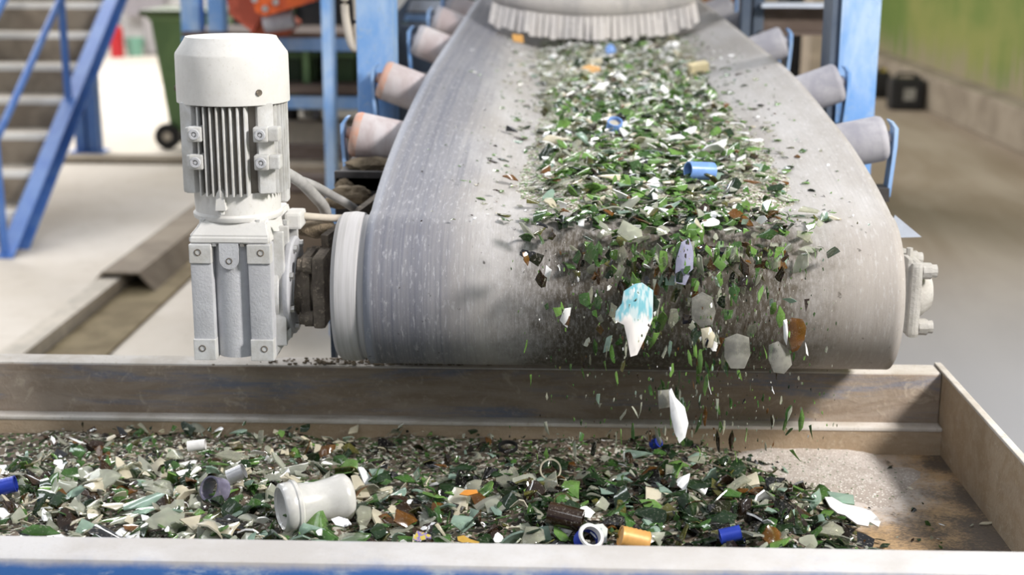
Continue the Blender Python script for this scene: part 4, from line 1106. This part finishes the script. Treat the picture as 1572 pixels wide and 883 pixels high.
O('tray', 1492, 806, 14, 'cloudy clear', (.1, 0, .8), (1, .5, 1), 'tiny cloudy chip left of the lone cream shard', lift=.003)
O('tray', 1445, 805, 12, 'milky white', (.1, 0, 2.2), (1, .5, 1), 'tiny white chip on the bare pan farthest from the end wall', lift=.003)
O('tray', 980, 694, 48, 'pale aqua', (.1, .1, .1), (1, .35, 1), 'flat aqua shard on the dirt at the rear of the heap')
O('tray', 400, 765, 40, 'dark green', (.8, .1, .5), (1, .9, 1), 'dark green curved shard touching the mouth of the white bottle neck')
O('tray', 470, 812, 64, 'pale aqua', (.6, .1, -.2), (1, .45, 1), 'aqua green strip shard under the white bottle neck')
O('tray', 492, 818, 22, 'milky white', (1.1, .3, 1.2), (1, .8, 1), 'white crumpled chip right below the white bottle neck')
# belt
O('belt', 787, 198, 26, 'black', (.5, .2, .2), (1, .8, 1), 'black triangular shard alone at the left side of the belt', var=2)
O('belt', 783, 272, 36, 'amber', (.4, .2, .5), (1, .8, 1), 'amber brown shard at the left edge of the glass stream', var=0)
O('belt', 762, 292, 18, 'dark brown', (.2, .2, .5), (1, .8, 1), 'small dark brown shard below the amber brown shard')
O('belt', 818, 308, 28, 'olive green', (.3, .2, .5), (1, .8, 1), 'olive shard at the left edge of the glass stream near the drum')
O('belt', 830, 344, 34, 'black', (.5, .3, -.5), (1, .5, 1), 'black slim shard at the left edge where the belt turns down')
O('belt', 935, 124, 22, 'milky white', (.3, .2, .1), (1, .8, 1), 'bright white oval shard near the far end of the belt')
O('belt', 988, 294, 26, 'milky white', (.8, .2, .4), (1, .8, 1), 'milky cup shaped shard left of the blue foil bottle neck')
O('belt', 1030, 285, 46, 'clear', (.5, .4, 2.5), (1, .4, 1), 'clear narrow shard below the blue foil bottle neck')
O('belt', 1115, 262, 28, 'milky white', (.3, .2, .3), (1, .7, 1), 'white shard just right of the blue foil bottle neck')
O('belt', 860, 212, 50, 'cream', (.2, .1, .2), (1, .5, 1), 'flat cream label covered shard left of the blue rimmed cup')
O('belt', 937, 270, 50, 'cream', (.2, .1, .1), (1, .5, 1), 'flat cream shard left of the milky cup shaped shard')
O('belt', 1243, 322, 46, 'clear', (.2, .1, .5), (1, .8, 1), 'large clear shard alone at the right side of the belt')
O('belt', 1279, 326, 14, 'bright green', (.2, .1, .5), (1, .8, 1), 'small green chip right of the large clear shard')
O('belt', 1190, 198, 30, 'bright green', (.2, .1, .2), (1, .6, 1), 'bright green shard alone at the right side of the belt')
O('belt', 1162, 214, 26, 'milky white', (.3, .1, .2), (1, .7, 1), 'white shard at the right edge of the glass stream')
O('belt', 1143, 120, 16, 'dark brown', (.2, .1, .2), (1, .6, 1), 'dark curled chip at the upper right of the glass stream')
O('belt', 712, 277, 12, 'bright green', (.1, .1, .2), (1, .6, 1), 'isolated tiny green chip farthest left on the belt')
O('belt', 845, 117, 44, 'olive green', (.3, .1, .2), (1, .5, 1), 'olive brown shard near the far left of the glass stream')
O('belt', 1030, 190, 26, 'black', (.5, .2, .6), (1, .8, 1), 'black shard right of the blue rimmed cup')
O('belt', 1020, 222, 30, 'black', (.5, .2, 1.6), (1, .8, 1), 'glossy black shard between the blue rimmed cup and the blue foil neck')
# falling
O('air', 1010, 398, 40, 'cloudy clear', (1.3, .1, 1.4), (1.7, .8, .8), 'small cloudy fragment tumbling left of the tall bluish one', 2.28)
O('air', 970, 355, 44, 'cloudy clear', (.9, .1, .4), (1, .95, .8), 'rounded cloudy fragment tipping over the drum top', 2.33)
O('air', 1075, 345, 40, 'cream', (.9, .1, 1.4), (1, .9, .8), 'cream fragment tipping over the drum right of the rounded one', 2.34)
O('air', 818, 395, 44, 'black', (1.1, .3, .2), (1, .9, .8), 'black fragment tumbling at the left of the stream', 2.31)
O('air', 860, 412, 20, 'milky white', (1.3, .1, 1.5), (1.5, .9, .8), 'small white triangular fragment beside the black tumbling one', 2.3)
O('air', 935, 442, 20, 'milky white', (1.3, .1, 1.3), (1.5, .8, .8), 'small white fragment just left of the largest falling one', 2.27)
O('air', 1215, 462, 20, 'pale aqua', (1.2, .1, 2.2), (1.6, .7, .8), 'pale aqua sliver falling above the amber fragment', 2.27)
O('air', 1252, 388, 26, 'bright green', (1.2, .1, 1.5), (1.5, .8, .8), 'bright green fragment flying off at the far right of the stream', 2.3)
O('air', 1195, 388, 34, 'bright green', (1.1, .1, .5), (1.1, .9, .8), 'green fragment at the upper right of the stream', 2.31)
O('air', 1075, 695, 26, 'bright green', (1.4, .1, 1.5), (1.9, .7, .8), 'green sliver dropping into the heap right of the pointed white fragment', 2.15)
O('air', 1130, 700, 26, 'bright green', (1.4, .1, 1.5), (2.2, .7, .8), 'light green sliver dropping into the heap farther right', 2.15)
O('air', 1187, 600, 16, 'milky white', (1.4, .1, 1.5), (3, .6, .8), 'thin white sliver falling over the rear rail', 2.18)
O('air', 860, 565, 14, 'olive green', (1.4, .1, 1.5), (2.2, .7, .8), 'thin olive sliver falling at the lower left of the stream', 2.2)
O('air', 880, 675, 12, 'cloudy clear', (1.4, .1, 1.5), (3.2, .6, .8), 'thin clear sliver falling at the left end of the stream', 2.2)

# --- build: 300 largest of each kind as individuals, the rest as one mass
LAND = {'belt': [(943, 193, 'blue rimmed cup'), (1072, 260, 'blue foil bottle neck'), (1072, 107, 'cream block'), (787, 198, 'lone black shard'), (783, 272, 'amber edge shard'), (1243, 322, 'large clear shard'), (1190, 198, 'lone green shard'), (795, 60, 'orange scrap'), (908, 105, 'orange brown wrapper'), (937, 78, 'small blue bit')],
        'drum': [(970, 355, 'rounded cloudy fragment'), (818, 395, 'black tumbling fragment'), (1075, 345, 'cream tipping fragment'), (1195, 388, 'green upper right fragment'), (1050, 405, 'tall bluish fragment')],
        'air': [(976, 490, 'largest white falling fragment'), (1041, 640, 'pointed white fragment'), (1220, 512, 'amber falling fragment'), (1130, 540, 'dull cloudy fragment'), (818, 395, 'black tumbling fragment'), (860, 565, 'thin olive sliver')],
        'tray': [(480, 770, 'white bottle neck'), (335, 748, 'purple bottle ring'), (870, 792, 'brown bottle neck'), (903, 826, 'blue banded bottle mouth'), (975, 828, 'orange screw cap'), (1120, 822, 'blue threaded cap'), (10, 746, 'blue ribbed cap'), (845, 720, 'cream bottle ring'), (1308, 780, 'torn white label'), (302, 684, 'ribbed white cap'), (220, 770, 'large aqua plate'), (720, 757, 'orange chip'), (1009, 681, 'small blue cap'), (1187, 765, 'fan shaped shard'), (500, 692, 'upright amber shard')]}
vis = [s for s in SH if -10 < s['px'] < 1582 and -10 < s['py'] < 893 and not (s['zone'] == 'tray' and s['py'] > 838+.012*s['px'])]
for kd in ('green', 'clear', 'brown'):
    L = sorted([s for s in vis if KIND[s['col']] == kd], key=lambda s: (s['fixed'] is None, -s['area']))
    for s in L[:300]: s['ind'] = True
ORD = ['closest', 'second closest', 'third closest', 'fourth closest', 'fifth closest', 'sixth closest', 'seventh closest', 'eighth closest', 'ninth closest', 'tenth closest', 'eleventh closest', 'twelfth closest']
keys = {}
for s in SH:
    if not s.get('ind') or s['fixed']: continue
    lx, ly, ln = min(LAND[s['zone']], key=lambda l: math.hypot(l[0]-s['px'], (l[1]-s['py'])*1.6))
    dx, dy = s['px']-lx, (s['py']-ly)*1.6
    di = ('right of' if dx > 0 else 'left of') if abs(dx) > abs(dy) else ('in front of' if dy > 0 else 'behind') if s['zone'] in ('belt', 'tray') else ('below' if dy > 0 else 'above')
    sz = 'small' if s['area'] < 380 else 'medium' if s['area'] < 1300 else 'large'
    keys.setdefault((s['zone'], sz, s['col'], di, ln), []).append((math.hypot(dx, dy), s))
ZW = {'belt': 'on the belt', 'drum': 'tumbling over the drum', 'air': 'in mid air', 'tray': 'in the tray'}
for (zn, sz, c, di, ln), L in keys.items():
    L.sort(key=lambda a: a[0])
    for i, (_, s) in enumerate(L):
        if len(L) == 1: s['label'] = f'{sz} {c} shard {di} the {ln}, {ZW[zn]}'
        else: s['label'] = f'{sz} {c} shard {di} the {ln}, {ORD[min(i, 11)]} one'
GN = {'green': 'green', 'clear': 'clear', 'brown': 'brown'}
GZ = {'belt': 'glass shards on the belt', 'drum': 'glass shards tumbling over the drum', 'air': 'glass shards falling in mid air', 'tray': 'glass shards in the tray heap'}
for s in SH:
    if s.get('ind'):
        o = bpy.data.objects.new(KIND[s['col']]+'_glass_shard', shard_mesh(s['var'], s['col'])); COL.objects.link(o); o.matrix_world = s['M']
        tag(o, s['fixed'] or s['label'], 'glass shard', KIND[s['col']]+' '+GZ[s['zone']])
cn = list(GL.keys())
for kd in ('green', 'clear', 'brown'):
    V = []; Fc = []; mi = []; sub = [c for c in cn if KIND[c] == kd]
    for s in SH:
        if s.get('ind') or KIND[s['col']] != kd: continue
        o = len(V); vv, ff = VAR[s['var']]; M = s['M']
        V += [tuple(M @ Vector(v)) for v in vv]; Fc += [tuple(o+i for i in f) for f in ff]; mi += [sub.index(s['col'])]*len(ff)
    me = bpy.data.meshes.new(kd+'_glass_fragments'); me.from_pydata(V, [], Fc)
    for c in sub: me.materials.append(GL[c])
    me.polygons.foreach_set('material_index', mi); me.update(); me.shade_smooth(); me.set_sharp_from_angle(angle=.7)
    o = bpy.data.objects.new(kd+'_glass_fragments', me); COL.objects.link(o)
    tag(o, f'countless smaller {kd} glass fragments scattered over the belt, in the air and in the tray', 'glass fragments', kind='stuff')

# ================================================================== SPECIAL PIECES
def sm_(name, c, rough=.4, metal=0): return blotch(name, c, tuple(x*.85 for x in c[:3])+(1,), 40, .4, .6, rough, metal, .1, 200)
M_frost = glass('frosted_white_glass', S(216, 214, 210), .74, .3, .08)
M_capblue = sm_('blue_cap_metal', S(44, 66, 170), .35, .2)
M_capwhite = sm_('white_cap_metal', S(226, 224, 222), .4)
M_gold = sm_('gold_foil', S(196, 156, 70), .35, .5)
M_caporange = sm_('orange_cap', S(212, 160, 92), .4, .1)
M_silver = sm_('silver_cap', S(176, 176, 178), .35, .5)
M_foilblue = sm_('blue_foil', S(120, 158, 222), .3)
M_purple = glass('purple_grey_glass', S(128, 124, 146), .6)
M_teal2 = glass('teal_print_glass', S(120, 180, 190), .95, .3)
def dirv(px, py, dpx, dpy, Y, dY=0):
    a = at(px, py, Y); c = at(px+dpx, py+dpy, Y+dY); return (c-a).normalized()
# white bottle neck (axis from mouth at left to broken shoulder at right)
p0 = tz(436, 780, .035); p1 = at(534, 762, p0.y+.05); ax = (p1-p0); L = ax.length; k = proj(p0)[2]/FPX
bnk = thing('bottle_neck', 'frosted white bottle neck lying on the heap at left centre', 'bottle neck', p0)
r1 = 38*k
prof = [(r1*.78, L*.0), (r1*.86, -.006), (r1, -.003), (r1*1.02, .006), (r1*1.02, .014), (r1*.95, .02), (r1*.9, .028), (r1*.86, .04), (r1*.83, L*.5), (r1*.88, L*.72), (r1*.98, L*.88), (r1*.96, L*.97), (r1*.80, L*1.03), (r1*.5, L*1.06), (0, L*1.07)]
b = B(); lathe(b, p0, ax, prof, 48); mesh('neck_wall', b, M_frost, bnk, True, 60)
b = B(); lathe(b, p0, ax, [(r1*.80, -.002), (r1*.5, .006), (0, .008)], 48); mesh('mouth_membrane', b, sm_('grubby_seal', S(188, 186, 182), .5), bnk, True)
b = B(); lathe(b, p0, ax, [(r1*1.0, .012), (r1*1.07, .015), (r1*1.07, .02), (r1*.98, .023)], 48); mesh('lip_ring', b, M_frost, bnk, True)

def capthing(name, label, px, py, wpx, hpx, mat, dvec, ribbed=True, zone='tray', inner=None, cat='cap', lift=.028, ring=False, Y=None):
    p = at(px, py, Y) if Y else (tz(px, py, lift) if zone == 'tray' else bz(px, py, .02)); k = proj(p)[2]/FPX; r = wpx*k/2; h = hpx*k
    ax = Vector(dvec).normalized(); p = p-ax*h/2; t = thing(name, label, cat, p)
    pr = []
    if ribbed:
        n = 6
        for i in range(n): pr += [(r, h*i/n), (r*.95, h*(i+.5)/n)]
        pr += [(r, h)]
    else: pr = [(r, 0), (r*1.02, h*.3), (r*.98, h)]
    th = r*.16
    prof = pr+[(r-th, h), (r-th, 0)]
    b = B(); lathe(b, p, ax, prof, 40, True); sh = mesh('cap_shell' if not ring else 'ring_wall', b, mat, t, True, 50)
    if not ring:
        hd = .72 if name == 'foil_cup' else .12; b = B(); lathe(b, p, ax, [(0, .001), (r-th*.5, .001), (r-th*.5, h*hd), (0, h*hd)], 32); mesh('cap_disc', b, inner or mat, t, True)
    return t
capthing('bottle_closure', 'blue ribbed cap half out of the frame at the far left of the heap', 10, 746, 26, 28, M_capblue, (1, .2, .2))
capthing('bottle_closure', 'white ribbed cap near the rear rail at the left of the heap', 302, 684, 17, 27, M_capwhite, (1, .1, .12))
capthing('bottle_closure', 'silver ribbed cap right of the purple bottle ring', 363, 728, 24, 26, M_silver, (.9, .1, .4))
capthing('bottle_ring', 'purple grey broken bottle ring standing left of the white bottle neck', 330, 752, 40, 26, M_purple, (-.5, -.7, .45), False, ring=True, cat='bottle ring')
capthing('bottle_ring', 'cream bottle mouth ring standing in the middle of the heap', 845, 721, 34, 7, GL['cream'], (.1, -.9, .35), False, ring=True, cat='bottle ring')
capthing('bottle_ring', 'green bottle mouth ring standing behind the brown bottle neck', 864, 772, 30, 12, GL['olive green'], (.1, -.9, .4), False, ring=True, cat='bottle ring')
capthing('bottle_ring', 'thin black ring lying on the dirt near the rear rail', 780, 686, 30, 6, M_black, (0, -.2, 1), False, ring=True, cat='ring', lift=.012)
capthing('brown_bottle_neck', 'dark brown broken bottle neck with its opening facing right', 868, 794, 36, 54, GL['dark brown'], (.97, -.2, -.15), False, ring=True, cat='bottle neck', lift=.036)
t = capthing('bottle_mouth', 'bottle mouth with a blue band and white rim at the front rail', 903, 828, 40, 22, M_capblue, (.35, -.6, .7), True, ring=True, cat='bottle mouth')
q = t.location; b = B(); ax = Vector((.35, -.6, .7)).normalized(); k = proj(q)[2]/FPX; lathe(b, q+ax*22*k, ax, [(20*k, 0), (21*k, .001), (19*k, .004), (15*k, .003), (15*k, -.008), (16*k, -.008)], 40); mesh('white_rim', b, M_capwhite, t, True)
capthing('screw_cap', 'orange knurled screw cap lying on its side at the front rail', 973, 829, 36, 44, M_caporange, (.9, .1, -.25), True)
capthing('bottle_closure', 'blue threaded cap at the front rail on the right of the heap', 1121, 821, 24, 32, M_capblue, (.97, .1, .2), True)
capthing('bottle_closure', 'small blue cap near the rear rail below the falling glass', 1007, 681, 16, 14, M_capblue, (.6, -.5, .5), False, lift=.016, inner=M_capwhite)
# printed rounded fragment
def plate(name, label, pts, zone, mat, lift=.03, th=.0035, cat='fragment', Y=None, bend=0, tilt=.5):
    c = (sum(p[0] for p in pts)/len(pts), sum(p[1] for p in pts)/len(pts))
    pc = at(c[0], c[1], Y) if Y else (tz(*c, lift) if zone == 'tray' else bz(*c, .02))
    n_ = Vector((0, -math.cos(tilt), math.sin(tilt)))
    P3 = []
    for (x, y) in pts:
        d = ray(x, y); t_ = (pc-CAM).dot(n_)/d.dot(n_); P3.append(CAM+d*t_)
    b = B(); prism(b, P3, -n_*th); bmesh.ops.triangulate(b, faces=[f for f in b.faces if len(f.verts) > 4])
    o = mesh(name, b, mat); tag(o, label, cat); return o
plate('label_fragment', 'torn white label fragment lying at the right end of the heap', [(1266, 763), (1277, 763), (1294, 773), (1316, 778), (1337, 784), (1346, 793), (1340, 799), (1352, 801), (1349, 809), (1335, 801), (1333, 808), (1316, 805), (1297, 791), (1286, 788), (1274, 778)], 'tray', M_capwhite, tilt=.9)
plate('label_fragment', 'pale green edged sheet fragment tucked behind the torn white label', [(1270, 754), (1310, 760), (1312, 774), (1290, 772), (1276, 764)], 'tray', GL['pale aqua'], lift=.036, tilt=1.0)
plate('ceramic_fragment', 'white printed square fragment beside the blue banded bottle mouth', [(909, 806), (925, 804), (933, 812), (931, 832), (924, 836), (906, 818)], 'tray', blotch('printed_white', S(222, 226, 218), S(150, 170, 160), 70, .55, .62, .4), tilt=.5)
plate('foil_fragment', 'gold foil crumple at the front rail left of centre', [(702, 824), (712, 822), (722, 828), (736, 832), (733, 836), (712, 834), (703, 830)], 'tray', M_gold, tilt=.7)
plate('plastic_chip', 'small orange chip on the heap left of the cream bottle ring', [(705, 759), (714, 752), (732, 752), (734, 757), (718, 761)], 'tray', sm_('orange_plastic', S(216, 140, 48)), lift=.03, tilt=.7)
plate('label_fragment', 'colourful printed foil bit at the front rail in the tray centre', [(634, 828), (640, 815), (652, 818), (662, 822), (660, 832), (645, 833)], 'tray', blotch('printed_multicolour', S(200, 180, 70), S(130, 110, 180), 160, .45, .55, .4, c3=S(220, 220, 220)), tilt=.7)
plate('label_fragment', 'white spotted label bit right below the white bottle neck', [(508, 797), (520, 793), (534, 797), (540, 805), (528, 809), (515, 806)], 'tray', blotch('spotted_label', S(230, 230, 232), S(40, 40, 50), 160, .6, .64, .4), lift=.034, tilt=.8)
plate('amber_label_chip', 'orange brown wrapper fragment near the far end of the belt', [(893, 103), (905, 99), (922, 103), (920, 110), (900, 111)], 'belt', M_caporange, tilt=1.2)
def falling(name, label, pts, mat, Y, tilt=.2, cat='fragment', th=.004):
    c = (sum(p[0] for p in pts)/len(pts), sum(p[1] for p in pts)/len(pts)); pc = at(c[0], c[1], Y)
    n_ = Vector((math.sin(tilt*.6), -math.cos(tilt), math.sin(tilt))).normalized(); b = B(); P3 = []
    for x, y in pts: d = ray(x, y); P3.append(CAM+d*((pc-CAM).dot(n_)/d.dot(n_)))
    ctr = sum(P3, Vector())/len(P3); fr_ = []; bk = []
    # domed front: outline, inner ring, centre, then a flat back
    def lay(off, sg):
        o = [b.verts.new(p-n_*off) for p in P3]; m_ = [b.verts.new(ctr+(p-ctr)*.6+n_*(.0035*1-off)) for p in P3]; cc = b.verts.new(ctr+n_*(.005-off))
        k = len(P3)
        for i in range(k): b.faces.new((o[i], o[(i+1) % k], m_[(i+1) % k], m_[i])); b.faces.new((m_[i], m_[(i+1) % k], cc))
        return o
    o1, o2 = lay(0, 1), lay(th, -1)
    for i in range(len(P3)): b.faces.new((o1[i], o1[(i+1) % len(P3)], o2[(i+1) % len(P3)], o2[i]))
    return tag(mesh(name, b, mat, None, True, 50), label, cat)
def teal_print():
    t = NT('white_glass_teal_print'); z = t.coords('World'); sx = t.n('ShaderNodeSeparateXYZ'); t.l(z, sx.inputs[0])
    zc, zt2 = at(976, 492, 2.2).z, at(976, 440, 2.2).z
    w = t.math('MULTIPLY', t.math('SUBTRACT', t.noise(t.coords('World', (1, 1, .15)), 130, 3, .6), .5), .05)
    k = t.mask(t.math('ADD', sx.outputs[2], w), zc-.004, zc+.012)
    st = t.mask(t.noise(t.coords('World', (1, 1, .1)), 160, 2, .5), .4, .6)
    t.color(t.mix(t.math('MULTIPLY', k, t.math('ADD', .45, t.math('MULTIPLY', st, .5))), S(236, 230, 226), S(110, 178, 192)))
    return t.set(.25, 0, .6)
falling('white_glass_fragment', 'largest falling fragment, white with teal print and a pointed lower end', [(958, 447), (975, 436), (986, 434), (1003, 446), (1002, 490), (990, 520), (978, 545), (968, 548), (963, 520), (958, 499), (944, 492), (946, 478), (955, 466)], teal_print(), 2.2)
falling('white_glass_fragment', 'pointed white fragment falling just above the tray heap', [(1027, 600), (1031, 596), (1037, 610), (1051, 625), (1057, 650), (1052, 672), (1043, 681), (1036, 665), (1030, 640)], GL['milky white'], 2.18)
falling('amber_glass_fragment', 'amber fragment falling at the right of the stream', [(1208, 494), (1216, 488), (1232, 490), (1238, 503), (1235, 522), (1225, 538), (1216, 541), (1211, 520)], GL['amber'], 2.22)
falling('white_glass_fragment', 'narrow white strip falling along the left side of the amber fragment', [(1203, 492), (1208, 490), (1210, 510), (1208, 530), (1204, 520)], GL['milky white'], 2.21)
M_smoky = glass('smoky_clear_glass', S(178, 176, 168), .34, .15, .3)
falling('clear_glass_fragment', 'grey cloudy fragment falling right of the largest white one', [(1062, 458), (1078, 448), (1093, 456), (1099, 478), (1094, 498), (1076, 502), (1062, 490)], M_smoky, 2.25)
falling('clear_glass_fragment', 'dull cloudy fragment falling low before the drum bottom', [(1113, 520), (1132, 512), (1150, 518), (1152, 545), (1143, 566), (1122, 566), (1112, 548)], M_smoky, 2.22)
falling('clear_glass_fragment', 'cloudy fragment falling below the amber one', [(1181, 530), (1195, 524), (1212, 538), (1216, 560), (1204, 574), (1188, 572), (1180, 552)], M_smoky, 2.22)
falling('clear_glass_fragment', 'cream cloudy fragment falling just right of the grey cloudy one', [(1076, 505), (1090, 502), (1098, 515), (1094, 534), (1080, 534)], GL['cream'], 2.24)
falling('clear_glass_fragment', 'tall bluish grey fragment at the drum top above the grey cloudy one', [(1046, 372), (1058, 366), (1065, 384), (1064, 412), (1052, 438), (1036, 434), (1038, 400)], sm_('bluish_glass', S(150, 150, 172), .15), 2.28)
falling('clear_glass_fragment', 'pale square fragment falling in front of the rear rail', [(1010, 600), (1030, 598), (1034, 624), (1012, 628)], M_smoky, 2.2)
plate('wrapper_scrap', 'orange yellow scrap at the left end under the rubber skirt', [(786, 52), (803, 54), (804, 66), (788, 63)], 'belt', M_caporange, tilt=.6, Y=4.62)
# belt items
capthing('foil_bottle_neck', 'broken bottle neck wrapped in blue foil lying on the belt', 1075, 262, 27, 44, M_foilblue, (-.9, -.42, .1), False, 'belt', M_gold, 'bottle neck')
capthing('foil_cup', 'blue rimmed cup shaped cap with cream lining in the middle of the belt', 943, 194, 24, 20, M_foilblue, (.1, -.5, .85), False, 'belt', GL['cream'])
p = bz(1072, 108, .02); k = proj(p)[2]/FPX
b = bx((0, 0, 0), (30*k, .03, 24*k), .003, (.2, -.15, .3)); bmesh.ops.translate(b, vec=p, verts=b.verts); tag(mesh('cork_block', b, sm_('cork', S(218, 204, 166), .8)), 'cream coloured block near the far end of the belt', 'block')
p = bz(937, 78, .02); k = proj(p)[2]/FPX
b = clump((0, 0, 0), 9*k, 1, 1.2, 2); bmesh.ops.translate(b, vec=p, verts=b.verts); tag(mesh('plastic_bit', b, M_foilblue, None, True), 'small bright blue bit near the rubber skirt', 'plastic bit')

# dried dirt crumbs along the rear rail under the drum
b = B(); rr_ = random.Random(5)
for i in range(420):
    px = rr_.gauss(610, 90); q = onz(px, rr_.uniform(550, 560), TZ+.002); sz_ = rr_.uniform(.001, .0035)
    bmesh.ops.create_icosphere(b, subdivisions=1, radius=sz_, matrix=Matrix.Translation(q) @ Matrix.Diagonal((1.6, 1, .7, 1)))
tag(mesh('dirt_crumbs', b, M_dirt), 'brown dirt crumbs strewn along the rear rail under the drum', 'dirt', kind='stuff')
